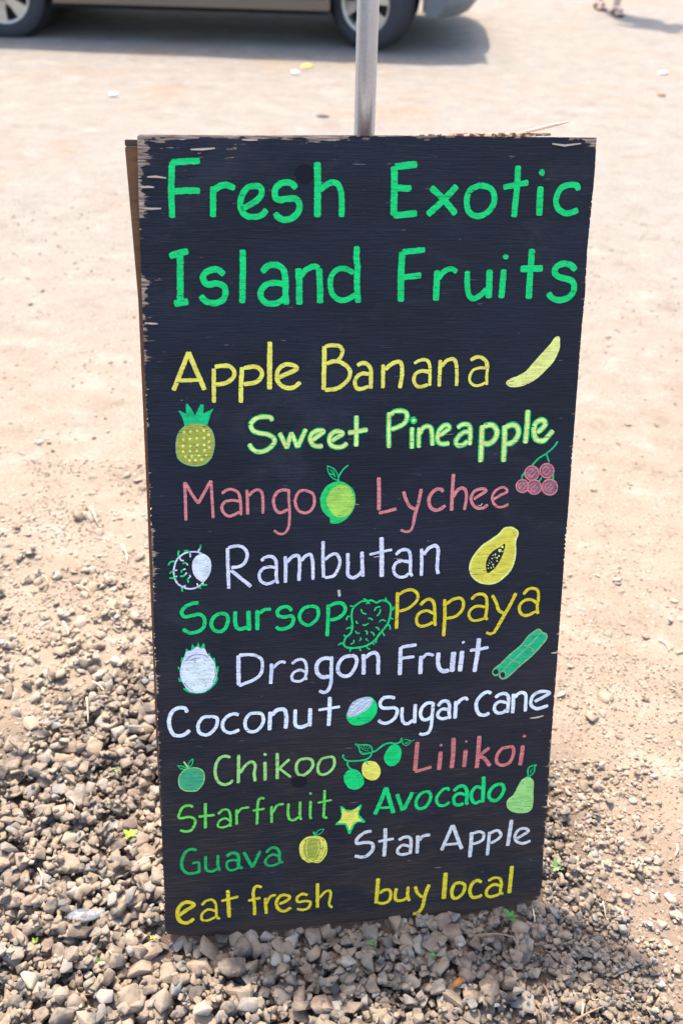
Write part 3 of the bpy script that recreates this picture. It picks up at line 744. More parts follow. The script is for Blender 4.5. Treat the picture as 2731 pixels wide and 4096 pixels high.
  ('s','-75,-1218 -58,-1266',23),
  ('s','35,-1183 47,-1225 86,-1245',23),
  ('s','123,-1140 151,-1172',23),
  ('s','188,-1073 173,-1149',23),
  ('s','269,-971 304,-1038',23),
  ('s','344,-858 383,-872 390,-937',23),
  ('s','386,-743 436,-775',23),
  ('s','400,-627 432,-605 429,-565',23),
  ('s','307,-414 325,-472',23),
  ('s','-61,-580 -39,-639 22,-668',23),
  ('s','141,-619 168,-568 233,-554',23),
  ('s','234,-595 224,-653 179,-706',23),
  ('s','45,-736 83,-738 117,-769',23),
  ('s','-36,-835 8,-842 57,-813',23),
  ('s','-135,-767 -124,-797 -102,-812',23),
  ('s','224,-804 254,-771 321,-792',23),
  ('s','163,-885 202,-903 219,-939',23),
  ('s','4,-935 37,-953 30,-999',23),
  ('s','92,-959 126,-981 149,-1026',23),
  ('s','-142,-931 -117,-971 -73,-964',23),
  ('s','-82,-1093 -55,-1071 -66,-1041',23),
  ('s','22,-1058 28,-1088 61,-1101',23),
  ('s','-165,-1076 -170,-1123 -213,-1142',23),
 ]),
 ('speck','speck','chip',[
  ('p','-401,-258 -389,-362',40),
 ]),
 ('word','Papaya','gold',[
  ('p','490,-340 490,-645 488,-929',53),
  ('s','515,-374 608,-319 720,-313 793,-375 796,-475 711,-572 617,-626 521,-643',46),
  ('s','847,-562 917,-490 996,-477 1055,-547 1077,-726 1082,-863 1092,-915',50),
  ('s','1053,-708 954,-660 843,-688 794,-779 817,-882 882,-912 978,-891 1050,-852',47),
  ('p','1222,-489 1233,-769 1226,-1094',53),
  ('s','1249,-566 1351,-495 1464,-484 1516,-554 1497,-680 1395,-777 1258,-804',47),
  ('s','1635,-509 1705,-445 1802,-433 1871,-496 1888,-667 1878,-803 1906,-856',47),
  ('s','1862,-648 1747,-625 1651,-663 1609,-746 1642,-833 1725,-863 1823,-843 1871,-820',44),
  ('s','1963,-458 2040,-606 2079,-711 2164,-767',51),
  ('p','2334,-443 2270,-601 2151,-835 2032,-1070',54),
  ('s','2041,-1070 1968,-1098 1900,-1071',44),
  ('s','2456,-466 2520,-392 2602,-379 2679,-417 2700,-554 2688,-674 2705,-804',47),
  ('s','2685,-631 2598,-566 2482,-569 2412,-643 2410,-737 2464,-808 2548,-818 2677,-759',47),
 ]),
 ('fruit','dragon fruit','leafgreen',[
  ('g','-2683,-1138 -2673,-1069 -2646,-1094 -2605,-1111 -2577,-1005 -2547,-1053 -2526,-1054 -2489,-987 -2468,-1066 -2449,-1059 -2419,-999 -2399,-1016 -2394,-1101 -2355,-1196 -2333,-1154 -2304,-1246 -2286,-1262 -2279,-1239 -2254,-1249 -2246,-1327 -2242,-1437 -2219,-1383 -2201,-1392 -2207,-1455 -2228,-1532 -2215,-1588 -2249,-1672 -2337,-1762 -2424,-1811 -2538,-1820 -2650,-1796 -2720,-1752 -2735,-1716 -2697,-1722 -2750,-1608 -2792,-1606 -2807,-1534 -2775,-1544 -2762,-1576 -2774,-1497 -2778,-1422 -2804,-1386 -2796,-1355 -2765,-1381 -2745,-1296 -2755,-1280 -2744,-1211 -2721,-1217 -2706,-1198',0),
 ]),
 ('fruit','dragon fruit','lavender',[
  ('f','-2669,-1128 -2598,-1112 -2526,-1062 -2491,-1057 -2457,-1089 -2401,-1085 -2368,-1164 -2307,-1245 -2267,-1326 -2242,-1437 -2237,-1531 -2261,-1624 -2336,-1730 -2423,-1795 -2537,-1804 -2649,-1765 -2723,-1657 -2768,-1544 -2771,-1435 -2738,-1297 -2692,-1191',0),
 ]),
 ('fruit','dragon fruit','mint',[
  ('f','-2489,-1219 -2617,-1250 -2704,-1330 -2744,-1468 -2721,-1610 -2634,-1742 -2522,-1781 -2407,-1741 -2305,-1637 -2265,-1498 -2296,-1355 -2378,-1264',0),
 ]),
 ('fruit','dragon fruit','slate',[
  ('s','-2688,-1277 -2615,-1204 -2530,-1178 -2418,-1192 -2349,-1243',10),
  ('s','-2618,-1273 -2546,-1239 -2462,-1236',10),
  ('s','-2715,-1626 -2662,-1709 -2593,-1760',10),
  ('s','-2298,-1653 -2252,-1546 -2258,-1420',10),
  ('s','-2561,-1261 -2535,-1309',10),
  ('f','-2400,-1333 -2402,-1337 -2407,-1339 -2413,-1338 -2417,-1334 -2417,-1330 -2413,-1327 -2407,-1327 -2402,-1329',0),
  ('f','-2510,-1412 -2512,-1416 -2517,-1418 -2523,-1417 -2526,-1413 -2526,-1409 -2523,-1406 -2517,-1406 -2512,-1408',0),
  ('f','-2404,-1442 -2406,-1446 -2411,-1447 -2416,-1447 -2420,-1443 -2420,-1439 -2416,-1436 -2410,-1436 -2405,-1438',0),
  ('f','-2304,-1433 -2306,-1436 -2311,-1439 -2317,-1437 -2320,-1434 -2320,-1430 -2317,-1427 -2311,-1426 -2306,-1429',0),
  ('f','-2333,-1556 -2335,-1561 -2341,-1562 -2346,-1562 -2350,-1557 -2350,-1553 -2346,-1551 -2340,-1550 -2335,-1552',0),
  ('f','-2489,-1492 -2493,-1495 -2497,-1497 -2503,-1496 -2506,-1493 -2506,-1489 -2502,-1485 -2497,-1485 -2492,-1487',0),
  ('f','-2564,-1675 -2566,-1679 -2571,-1682 -2577,-1681 -2580,-1677 -2580,-1672 -2577,-1670 -2571,-1669 -2566,-1671',0),
  ('f','-2388,-1695 -2390,-1699 -2394,-1701 -2400,-1700 -2404,-1696 -2404,-1692 -2400,-1688 -2394,-1688 -2390,-1691',0),
  ('f','-2607,-1704 -2609,-1708 -2615,-1710 -2620,-1708 -2624,-1705 -2624,-1701 -2620,-1698 -2614,-1698 -2609,-1700',0),
  ('f','-2313,-1605 -2316,-1609 -2321,-1610 -2327,-1609 -2330,-1606 -2330,-1602 -2326,-1599 -2320,-1599 -2316,-1601',0),
 ]),
 ('word','Dragon','lavender',[
  ('p','-1907,-1231 -1909,-1489 -1909,-1718',63),
  ('s','-1896,-1227 -1782,-1223 -1654,-1246 -1569,-1306 -1549,-1401 -1573,-1542 -1660,-1631 -1791,-1686 -1907,-1726',51),
  ('p','-1412,-1394 -1417,-1552 -1431,-1726',55),
  ('s','-1384,-1467 -1326,-1399 -1253,-1372 -1203,-1391',45),
  ('s','-1106,-1413 -1036,-1362 -956,-1351 -898,-1410 -884,-1537 -899,-1632 -892,-1696',46),
  ('s','-906,-1560 -979,-1524 -1066,-1550 -1110,-1619 -1089,-1692 -1023,-1712 -965,-1705 -914,-1663',43),
  ('s','-528,-1365 -608,-1353 -695,-1398 -735,-1498 -708,-1609 -634,-1665 -520,-1658',62),
  ('s','-499,-1330 -507,-1512 -510,-1761 -553,-1891 -620,-1924 -688,-1890',54),
  ('s','-205,-1333 -313,-1356 -386,-1446 -406,-1562 -351,-1654 -243,-1668 -162,-1577 -116,-1448 -138,-1359 -205,-1333',57),
  ('p','-14,-1323 -7,-1484 -9,-1661',62),
  ('s','18,-1383 92,-1322 173,-1312 216,-1395 215,-1527 221,-1675',59),
 ]),
 ('word','Fruit','lavender',[
  ('p','560,-1240 561,-1446 558,-1704',63),
  ('p','567,-1241 805,-1211',54),
  ('p','585,-1425 777,-1412',51),
  ('p','884,-1406 881,-1554 880,-1709',66),
  ('s','909,-1445 969,-1382 1052,-1394 1074,-1418',49),
  ('s','1156,-1369 1154,-1524 1187,-1645 1258,-1687 1334,-1672',67),
  ('p','1394,-1369 1384,-1702',81),
  ('p','1524,-1225 1562,-1206',43),
  ('p','1530,-1362 1510,-1703',73),
  ('p','1789,-1164 1777,-1414 1743,-1725',70),
  ('p','1656,-1359 1795,-1348 1948,-1323',52),
 ]),
 ('fruit','sugar cane','cane',[
  ('f','2722,-1062 2766,-1079 2804,-1125 2863,-1151 2875,-1226 2811,-1326 2666,-1497 2477,-1666 2302,-1836 2218,-1876 2160,-1842 2143,-1795 2073,-1814 2034,-1758 2052,-1699 2161,-1616 2295,-1475 2470,-1321 2587,-1165',0),
 ]),
 ('fruit','sugar cane','sage',[
  ('s','2722,-1062 2766,-1079 2804,-1125 2863,-1151 2875,-1226 2811,-1326 2666,-1497 2477,-1666 2302,-1836 2218,-1876 2160,-1842 2156,-1781',26),
  ('s','2722,-1062 2587,-1165 2470,-1321 2295,-1475 2161,-1616 2066,-1693 2039,-1759 2073,-1809 2129,-1802',26),
  ('s','2783,-1117 2677,-1244 2558,-1371 2438,-1498 2330,-1596 2210,-1724',21),
  ('s','2067,-1700 2139,-1735 2143,-1795',18),
  ('s','2170,-1767 2211,-1739 2249,-1787 2244,-1832',21),
  ('s','2510,-1294 2571,-1349 2651,-1376 2669,-1445',19),
  ('s','2283,-1519 2357,-1576 2444,-1603 2461,-1642',19),
 ]),
 ('fruit','sugar cane','black',[
  ('f','2088,-1702 2054,-1722 2053,-1767 2093,-1795 2127,-1772 2125,-1726',0),
  ('f','2202,-1761 2168,-1785 2173,-1835 2210,-1860 2242,-1832 2234,-1783',0),
 ]),
 ('word','Coconut','white',[
  ('s','-2691,-2118 -2722,-2050 -2812,-2034 -2905,-2084 -2960,-2201 -2961,-2352 -2905,-2478 -2805,-2505 -2721,-2473 -2668,-2420',60),
  ('s','-2327,-2215 -2452,-2219 -2531,-2326 -2527,-2459 -2437,-2519 -2352,-2491 -2264,-2383 -2249,-2252 -2327,-2215',54),
  ('s','-1922,-2215 -1998,-2191 -2100,-2234 -2167,-2334 -2156,-2448 -2073,-2508 -1988,-2499 -1919,-2466',54),
  ('s','-1643,-2201 -1762,-2221 -1829,-2339 -1809,-2464 -1733,-2517 -1630,-2487 -1551,-2359 -1567,-2234 -1643,-2201',54),
  ('p','-1442,-2196 -1449,-2347 -1459,-2509',62),
  ('s','-1422,-2254 -1336,-2175 -1233,-2172 -1200,-2270 -1201,-2403 -1210,-2498',62),
  ('s','-1057,-2185 -1063,-2337 -1055,-2452 -977,-2492 -864,-2456',58),
  ('p','-829,-2181 -835,-2353 -839,-2487',62),
  ('p','-528,-2008 -530,-2260 -543,-2499',62),
  ('p','-701,-2218 -517,-2198 -370,-2184',46),
 ]),
 ('fruit','coconut','green',[
  ('f','81,-2041 167,-2104 213,-2213 206,-2333 131,-2449 22,-2510 -103,-2527 -200,-2486 -256,-2406 -263,-2315 -189,-2200 -54,-2074',0),
 ]),
 ('fruit','coconut','paper',[
  ('f','-240,-2370 -241,-2257 -176,-2126 -67,-2066 56,-2049 132,-2079 140,-2147 86,-2234 -23,-2317 -132,-2362',0),
 ]),
 ('fruit','coconut','white',[
  ('s','-229,-2348 -134,-2234 16,-2139 125,-2079',13),
  ('s','-189,-2215 -80,-2132 15,-2079',13),
  ('s','-119,-2325 -10,-2258 85,-2159',13),
 ]),
 ('word','Sugar','white',[
  ('s','491,-2096 401,-2072 311,-2084 258,-2170 294,-2248 391,-2263 488,-2262 535,-2326 493,-2445 397,-2514 313,-2516 236,-2464',55),
  ('s','614,-2263 610,-2407 634,-2524 712,-2552 788,-2496',53),
  ('p','819,-2224 815,-2376 815,-2552',59),
  ('s','1102,-2221 1004,-2222 929,-2292 904,-2397 942,-2492 1013,-2505 1089,-2456',56),
  ('s','1105,-2213 1095,-2411 1081,-2640 1035,-2738 951,-2762 901,-2743',54),
  ('s','1182,-2279 1242,-2208 1320,-2205 1365,-2277 1366,-2415 1381,-2516',56),
  ('s','1354,-2353 1261,-2338 1193,-2387 1188,-2463 1254,-2507 1345,-2498',53),
  ('p','1468,-2215 1467,-2360 1464,-2514',62),
  ('s','1492,-2270 1552,-2198 1622,-2172',44),
  ('s','1497,-2229 1560,-2185 1623,-2169 1654,-2212',51),
 ]),
 ('word','Cane','white',[
  ('s','2032,-2120 1981,-2089 1917,-2105 1843,-2177 1799,-2271 1815,-2398 1871,-2479 1950,-2491 2020,-2461',59),
  ('s','2103,-2194 2179,-2144 2269,-2136 2319,-2209 2321,-2349 2315,-2475',57),
  ('s','2292,-2298 2186,-2269 2110,-2320 2102,-2404 2158,-2471 2249,-2463 2298,-2417',54),
  ('p','2398,-2151 2404,-2326 2405,-2488',60),
  ('s','2424,-2216 2479,-2150 2557,-2141 2606,-2200 2609,-2340 2611,-2474',57),
  ('s','2758,-2308 2879,-2247 2993,-2177 2912,-2144 2820,-2145 2731,-2195 2692,-2304 2717,-2390 2800,-2438 2891,-2423 2982,-2394',57),
 ]),
 ('fruit','chikoo','chikoo',[
  ('f','-2675,-3063 -2787,-3106 -2859,-3217 -2861,-3354 -2800,-3447 -2682,-3483 -2578,-3466 -2489,-3345 -2465,-3220 -2499,-3120 -2582,-3070',0),
 ]),
 ('fruit','chikoo','palegreen',[
  ('s','-2675,-3067 -2787,-3110 -2855,-3217 -2857,-3354 -2799,-3443 -2681,-3477 -2578,-3462 -2492,-3345 -2471,-3220 -2502,-3124 -2582,-3074 -2675,-3067',15),
  ('p','-2773,-2953 -2709,-3074',29),
 ]),
 ('fruit','chikoo','leafgreen',[
  ('s','-2876,-3012 -2801,-3028 -2743,-3067',18),
  ('s','-2844,-3063 -2778,-3084 -2735,-3072',16),
  ('s','-2636,-2910 -2698,-2978 -2704,-3055',18),
  ('s','-2633,-2916 -2648,-3001 -2697,-3059',16),
  ('s','-2868,-3013 -2836,-3054 -2785,-3068',9),
 ]),
 ('word','Chikoo','palegreen',[
  ('s','-2067,-2931 -2135,-2906 -2221,-2929 -2283,-3030 -2305,-3184 -2266,-3334 -2182,-3400 -2095,-3388 -2034,-3334',48),
  ('p','-1938,-2902 -1943,-3135 -1954,-3390',51),
  ('s','-1919,-3216 -1848,-3104 -1761,-3037 -1709,-3057 -1685,-3137 -1704,-3233 -1694,-3382',48),
  ('f','-1503,-2926 -1511,-2944 -1528,-2950 -1547,-2945 -1558,-2932 -1559,-2913 -1545,-2896 -1527,-2898 -1513,-2905',0),
  ('p','-1536,-3055 -1535,-3227 -1538,-3381',52),
  ('p','-1344,-2914 -1343,-3144 -1349,-3371',52),
  ('p','-1158,-3038 -1304,-3177',45),
  ('p','-1312,-3186 -1139,-3354',41),
  ('s','-884,-3043 -998,-3064 -1050,-3168 -1025,-3298 -946,-3338 -858,-3282 -791,-3189 -805,-3079 -884,-3043',49),
  ('s','-524,-3042 -647,-3072 -708,-3185 -699,-3305 -629,-3351 -523,-3309 -452,-3196 -462,-3067 -524,-3042',45),
 ]),
 ('fruit','guava branch','leafgreen',[
  ('s','-307,-3020 -312,-3070 -256,-3131 -134,-3152 19,-3142 110,-3103 144,-3038',28),
  ('s','149,-3016 220,-2988 320,-2905 422,-2873 524,-2892 595,-2864 619,-2798',30),
  ('s','-127,-2849 -56,-2871 96,-2888 143,-2948 144,-3016 88,-3028 -3,-3038 -44,-2990 -71,-2898 -127,-2849',24),
  ('s','-41,-2900 16,-2961 98,-2995',10),
  ('s','25,-2860 15,-2904 31,-2945',11),
  ('s','66,-2886 56,-2930 67,-2959',11),
  ('s','97,-2910 87,-2966',10),
  ('s','57,-3009 7,-3016 -24,-2980',9),
  ('s','621,-2860 666,-2830 718,-2839 780,-2867 821,-2847',15),
  ('s','621,-2866 658,-2925 710,-2935 770,-2877',15),
  ('s','668,-2898 698,-2889 734,-2869',13),
  ('s','678,-2876 694,-2905 719,-2901',10),
  ('s','-230,-3145 -245,-3189 -214,-3259 -163,-3303',28),
 ]),
 ('fruit','guava branch','green',[
  ('f','-158,-3287 -234,-3309 -289,-3379 -298,-3469 -262,-3564 -210,-3632 -128,-3662 -56,-3651 15,-3587 26,-3508 -8,-3413 -71,-3328',0),
  ('f','504,-2908 443,-2920 374,-3011 340,-3110 357,-3203 410,-3269 472,-3289 533,-3268 593,-3198 617,-3098 609,-2995 561,-2923',0),
 ]),
 ('fruit','guava branch','yellow',[
  ('f','111,-3166 29,-3177 -10,-3253 -9,-3356 23,-3438 106,-3503 189,-3521 250,-3486 289,-3403 277,-3299 224,-3209 162,-3176',0),
 ]),
 ('fruit','guava branch','leafgreen',[
  ('s','65,-3151 60,-3190 91,-3227',24),
 ]),
 ('word','Lilikoi','salmon',[
  ('p','872,-2889 863,-3096 849,-3404',69),
  ('p','850,-3421 1113,-3356',53),
  ('p','1240,-2985 1275,-2967',43),
  ('p','1255,-3092 1241,-3418',70),
  ('p','1458,-2860 1462,-3142 1447,-3400',73),
  ('p','1652,-2938 1681,-2940',43),
  ('p','1666,-3093 1649,-3396',70),
  ('p','1878,-2857 1874,-3140 1862,-3434',70),
  ('p','2053,-3081 1901,-3202',57),
  ('s','1902,-3220 2000,-3288 2079,-3416',64),
  ('s','2403,-3086 2261,-3118 2188,-3234 2195,-3365 2294,-3416 2404,-3372 2460,-3237 2452,-3115 2403,-3086',57),
  ('f','2657,-2919 2651,-2934 2632,-2943 2610,-2938 2592,-2922 2594,-2905 2607,-2893 2629,-2891 2650,-2902',0),
  ('p','2610,-3084 2587,-3439',68),
 ]),
 ('word','Starfruit','starfruit',[
  ('s','-2664,-3756 -2722,-3724 -2821,-3749 -2889,-3903 -2848,-3941 -2729,-3928 -2642,-3982 -2646,-4073 -2708,-4171 -2798,-4186 -2875,-4156',43),
  ('p','-2470,-3705 -2484,-4157',47),
  ('p','-2582,-3937 -2334,-3927',43),
  ('s','-2279,-3918 -2203,-3849 -2115,-3869 -2088,-4009 -2098,-4158',39),
  ('s','-2099,-4054 -2178,-4001 -2268,-4050 -2290,-4129 -2242,-4161 -2162,-4152 -2091,-4113',37),
  ('p','-1991,-3857 -1995,-4133',43),
  ('s','-1977,-3927 -1915,-3852 -1795,-3839',39),
  ('s','-1553,-3700 -1623,-3694 -1659,-3794 -1677,-4162',43),
  ('p','-1737,-3902 -1556,-3883',39),
  ('p','-1445,-3847 -1445,-4148',44),
  ('s','-1426,-3964 -1354,-3844 -1253,-3825',39),
  ('s','-1177,-3824 -1184,-4020 -1155,-4116 -1094,-4133 -1012,-4082',44),
  ('s','-991,-3806 -996,-4061 -972,-4137',44),
  ('f','-803,-3675 -808,-3688 -821,-3694 -838,-3692 -849,-3678 -848,-3663 -836,-3650 -821,-3652 -807,-3660',0),
  ('p','-828,-3809 -833,-4087 -819,-4135',44),
  ('p','-601,-3632 -608,-3909 -618,-4106 -562,-4146',44),
  ('p','-710,-3849 -492,-3821',35),
 ]),
 ('fruit','star','green',[
  ('g','-351,-3948 -313,-3956 -253,-4017 -170,-4031 -99,-4004 -17,-3937 -4,-3972 -39,-4077 -44,-4130 59,-4255 48,-4285 -60,-4264 -119,-4313 -183,-4471 -213,-4468 -268,-4289 -429,-4285 -417,-4252 -346,-4184 -329,-4105',0),
 ]),
 ('fruit','star','yellow',[
  ('g','-318,-3995 -241,-4045 -158,-4053 -52,-3979 -40,-3989 -72,-4107 -55,-4183 11,-4243 -96,-4254 -155,-4310 -199,-4408 -226,-4317 -257,-4260 -382,-4249 -329,-4179 -317,-4106',0),
 ]),
 ('word','Avocado','green',[
  ('p','213,-4146 316,-3879 383,-3670',66),
  ('p','383,-3670 448,-3904 516,-4146',69),
  ('p','295,-4032 451,-4039',46),
  ('p','568,-3806 617,-3959 667,-4112',64),
  ('p','817,-3794 755,-3944 681,-4100',64),
  ('s','1034,-3799 950,-3832 893,-3929 884,-4036 935,-4102 1031,-4083 1101,-3987 1121,-3881 1088,-3811 1034,-3799',54),
  ('s','1410,-3811 1402,-3767 1343,-3769 1260,-3850 1217,-3949 1254,-4056 1328,-4084 1394,-4060 1432,-4019',51),
  ('s','1501,-3826 1567,-3758 1646,-3743 1701,-3792 1727,-3919 1719,-4037 1741,-4098',59),
  ('s','1706,-3917 1612,-3880 1533,-3903 1503,-3974 1527,-4065 1594,-4093 1673,-4070',54),
  ('p','1987,-3603 1992,-3809 1992,-4075',65),
  ('s','1968,-3814 1886,-3778 1822,-3831 1793,-3925 1818,-4031 1874,-4080 1940,-4056 1986,-4045',57),
  ('s','2259,-3758 2167,-3794 2099,-3892 2098,-3995 2154,-4052 2222,-4058 2299,-3983 2339,-3868 2314,-3784 2259,-3758',60),
 ]),
 ('fruit','avocado','palegreen',[
  ('f','2684,-3678 2620,-3729 2561,-3857 2501,-3985 2411,-4067 2401,-4171 2449,-4258 2548,-4319 2672,-4342 2780,-4332 2844,-4255 2854,-4105 2844,-3955 2839,-3776 2794,-3699 2738,-3672',0),
 ]),
 ('fruit','avocado','leafgreen',[
  ('p','2704,-3666 2776,-3675',23),
  ('s','2865,-3454 2753,-3482 2723,-3546 2737,-3650',26),
  ('s','2865,-3457 2834,-3496 2830,-3591 2764,-3652',23),
  ('s','2796,-3522 2766,-3578 2787,-3602',17),
 ]),
 ('word','Guava','deepgreen',[
  ('s','-2635,-4542 -2718,-4514 -2807,-4563 -2867,-4701 -2869,-4845 -2803,-4945 -2716,-4964 -2607,-4944',50),
  ('s','-2710,-4774 -2613,-4767 -2604,-4850 -2611,-4964',42),
  ('s','-2496,-4665 -2501,-4819 -2486,-4924 -2399,-4954 -2310,-4911',46),
  ('p','-2303,-4663 -2311,-4838 -2284,-4955',46),
  ('s','-2166,-4697 -2091,-4648 -2003,-4671 -1979,-4767 -1982,-4892 -1920,-4944',54),
  ('s','-1988,-4797 -2076,-4778 -2157,-4801 -2168,-4894 -2116,-4962 -2027,-4950 -1973,-4903',42),
  ('p','-1893,-4651 -1764,-4945',54),
  ('p','-1634,-4651 -1756,-4935',50),
  ('s','-1538,-4689 -1470,-4619 -1381,-4618 -1331,-4705 -1326,-4852 -1276,-4909',47),
  ('s','-1332,-4778 -1436,-4737 -1535,-4800 -1554,-4882 -1492,-4940 -1384,-4930 -1321,-4890',43),
 ]),
 ('fruit','guava','olive',[
  ('f','-752,-4455 -896,-4467 -995,-4571 -1008,-4716 -969,-4855 -861,-4946 -806,-4945 -734,-4965 -661,-4949 -570,-4821 -556,-4676 -589,-4547 -662,-4478',0),
 ]),
 ('fruit','guava','yellow',[
  ('s','-770,-4464 -887,-4478 -982,-4573 -996,-4717 -960,-4846 -861,-4935 -806,-4928 -734,-4952 -670,-4942 -583,-4820 -567,-4675 -600,-4550 -671,-4488 -770,-4464',20),
  ('s','-932,-4536 -972,-4636 -954,-4784 -911,-4876',51),
  ('s','-874,-4520 -896,-4664 -875,-4854',12),
  ('s','-671,-4498 -640,-4647 -697,-4893',27),
  ('s','-611,-4566 -598,-4692 -661,-4886',31),
  ('s','-716,-4577 -689,-4705 -752,-4845',12),
  ('s','-879,-4879 -788,-4917 -679,-4915',35),
  ('s','-914,-4500 -806,-4475 -680,-4508',27),
 ]),
 ('fruit','guava','leafgreen',[
  ('s','-779,-4374 -752,-4449',31),
  ('s','-734,-4451 -716,-4370 -617,-4338 -653,-4407 -716,-4442',14),
 ]),
 ('word','Star Apple','greywhite',[
  ('s','160,-4449 45,-4474 -68,-4570 -67,-4659 48,-4653 174,-4682 187,-4799 94,-4910 -11,-4924 -106,-4891',59),
  ('p','390,-4422 391,-4674 379,-4950',63),
  ('p','279,-4658 531,-4627',50),
  ('s','616,-4659 721,-4613 807,-4645 821,-4787 811,-4944',55),
  ('s','800,-4797 682,-4762 604,-4839 612,-4912 687,-4944 793,-4930',50),
  ('p','929,-4604 932,-4773 928,-4943',60),
  ('s','957,-4703 1019,-4624 1135,-4611',55),
  ('p','1339,-4922 1504,-4464',60),
  ('p','1508,-4460 1600,-4715 1679,-4930',65),
  ('p','1400,-4823 1626,-4820',46),
  ('p','1834,-4628 1834,-4859 1823,-5103',65),
  ('s','1856,-4654 1963,-4627 2042,-4683 2015,-4803 1866,-4857',51),
  ('p','2138,-4649 2132,-4863 2122,-5095',56),
  ('s','2161,-4670 2267,-4631 2337,-4711 2298,-4793 2171,-4871',51),
  ('p','2501,-4454 2488,-4676 2464,-4943',65),
  ('s','2617,-4823 2734,-4748 2807,-4693 2749,-4639 2640,-4653 2580,-4758 2609,-4871 2723,-4924 2853,-4887',51),
 ]),
 ('word','eat','gold',[
  ('s','-2949,-5733 -2830,-5641 -2712,-5562 -2786,-5496 -2883,-5509 -2964,-5615 -2973,-5765 -2915,-5864 -2820,-5886 -2720,-5820',63),
  ('s','-2586,-5571 -2517,-5502 -2420,-5489 -2364,-5576 -2359,-5739 -2352,-5833 -2304,-5866',43),
  ('s','-2358,-5716 -2483,-5667 -2582,-5738 -2595,-5841 -2528,-5879 -2430,-5852 -2371,-5819',43),
  ('p','-2164,-5332 -2160,-5575 -2153,-5855',60),
  ('p','-2270,-5528 -2002,-5471',47),
 ]),
 ('word','fresh','gold',[
  ('s','-1619,-5331 -1716,-5309 -1757,-5432 -1742,-5689 -1745,-5853',51),
  ('p','-1842,-5567 -1645,-5536',47),
  ('p','-1563,-5545 -1561,-5685 -1552,-5850',52),
  ('s','-1545,-5652 -1484,-5530 -1395,-5505',43),
  ('s','-1338,-5686 -1209,-5629 -1169,-5564 -1267,-5518 -1347,-5556 -1387,-5669 -1349,-5790 -1250,-5831 -1150,-5776',52),
  ('s','-875,-5560 -970,-5533 -1050,-5599 -1031,-5676 -911,-5673 -831,-5705 -862,-5807 -952,-5840 -1051,-5810',48),
  ('p','-712,-5355 -715,-5823',57),
  ('s','-682,-5638 -592,-5531 -512,-5516 -496,-5611 -521,-5773 -470,-5850',44),
 ]),
 ('word','buy','gold',[
  ('p','288,-5364 276,-5610 264,-5845',66),
  ('s','318,-5649 398,-5599 480,-5607 507,-5705 474,-5820 383,-5858 291,-5836',53),
  ('s','598,-5584 581,-5760 628,-5832 731,-5824 781,-5781',54),
  ('p','796,-5574 790,-5735 824,-5857',54),
  ('s','919,-5582 954,-5704 1039,-5809',54),
  ('s','1151,-5570 1090,-5766 1055,-5978 987,-6103 894,-6124',63),
 ]),
 ('word','local','gold',[
  ('p','1426,-5369 1411,-5877',77),
  ('s','1694,-5586 1591,-5604 1545,-5742 1571,-5865 1645,-5885 1745,-5787 1764,-5646 1694,-5586',59),
  ('s','2051,-5615 1965,-5571 1875,-5657 1861,-5799 1918,-5901 2012,-5899 2070,-5869',59),
  ('s','2165,-5603 2257,-5553 2363,-5576 2401,-5687 2388,-5830 2434,-5896',50),
  ('s','2393,-5723 2264,-5685 2163,-5759 2147,-5865 2213,-5921 2339,-5898 2400,-5856',55),
  ('p','2565,-5351 2555,-5607 2546,-5883',68),
 ]),
]

# ------------------------------------------------------------------ the painted sign board
board = empty('sign_board')
bm4 = Matrix.Identity(4)
ux, uy, un = (0.98836053, 0.14699864, -0.03917736), (-0.01221214, 0.333359, 0.94272087), (0.15163881, -0.93126967, 0.33127405)
bc = (0.03765226, 1.13923828, 0.58482838)
for i in range(3):
    bm4[i][0], bm4[i][1], bm4[i][2], bm4[i][3] = ux[i], uy[i], un[i], bc[i]
board.matrix_world = bm4
tag(board, 'tall navy-black plywood board hand-painted with a list of exotic fruits, leaning back on the gravel', 'sign')
EDGE = [(-3023,6017),(-3024,5982),(-3039,5375),(-3051,4752),(-3062,4018),(-3066,3661),(-3088,1226),(-3100,59),(-3127,-988),(-3135,-1898),(-3142,-2645),(-3144,-2940),(-3162,-4290),(-3171,-5229),(-3184,-6002),(-3132,-6076),(-2795,-6153),(-2406,-6202),(-1468,-6196),(-757,-6180),(695,-6179),(1391,-6200),(2102,-6173),(2676,-6104),(3045,-6073),(3103,-6003),(3115,-5734),(3097,-5087),(3103,-4295),(3084,-2888),(3082,-1551),(3072,-218),(3072,1030),(3068,2274),(3067,3614),(3077,3994),(3060,4680),(3069,4967),(3082,5665),(3069,6110),(35,6087),(-1597,6055),(-2988,6040)]
def ragged(poly, step, amp, seed):
    out = []
    for i in range(len(poly)):
        a = Vector(poly[i]); b = Vector(poly[(i + 1) % len(poly)]); n = max(1, int((b - a).length / step))
        d = (b - a).normalized(); nn = Vector((d[1], -d[0]))
        for k in range(n):
            p = a.lerp(b, k / n); side = abs(d[1]) > .8
            q = amp * (noise.noise(Vector((p[0] * 260, p[1] * 260, seed))) * .6 + (min(0, noise.noise(Vector((p[0] * 90, p[1] * 700, seed + 4)))) * (2.0 if side else .6)))
            out.append(p + nn * q * -1 if False else p - nn * abs(q) * (1 if True else 0))
    return out
TH = .009
E2 = [(a / 1e4, b / 1e4) for a, b in EDGE]
area = sum(E2[i][0] * E2[(i + 1) % len(E2)][1] - E2[(i + 1) % len(E2)][0] * E2[i][1] for i in range(len(E2)))
out = []
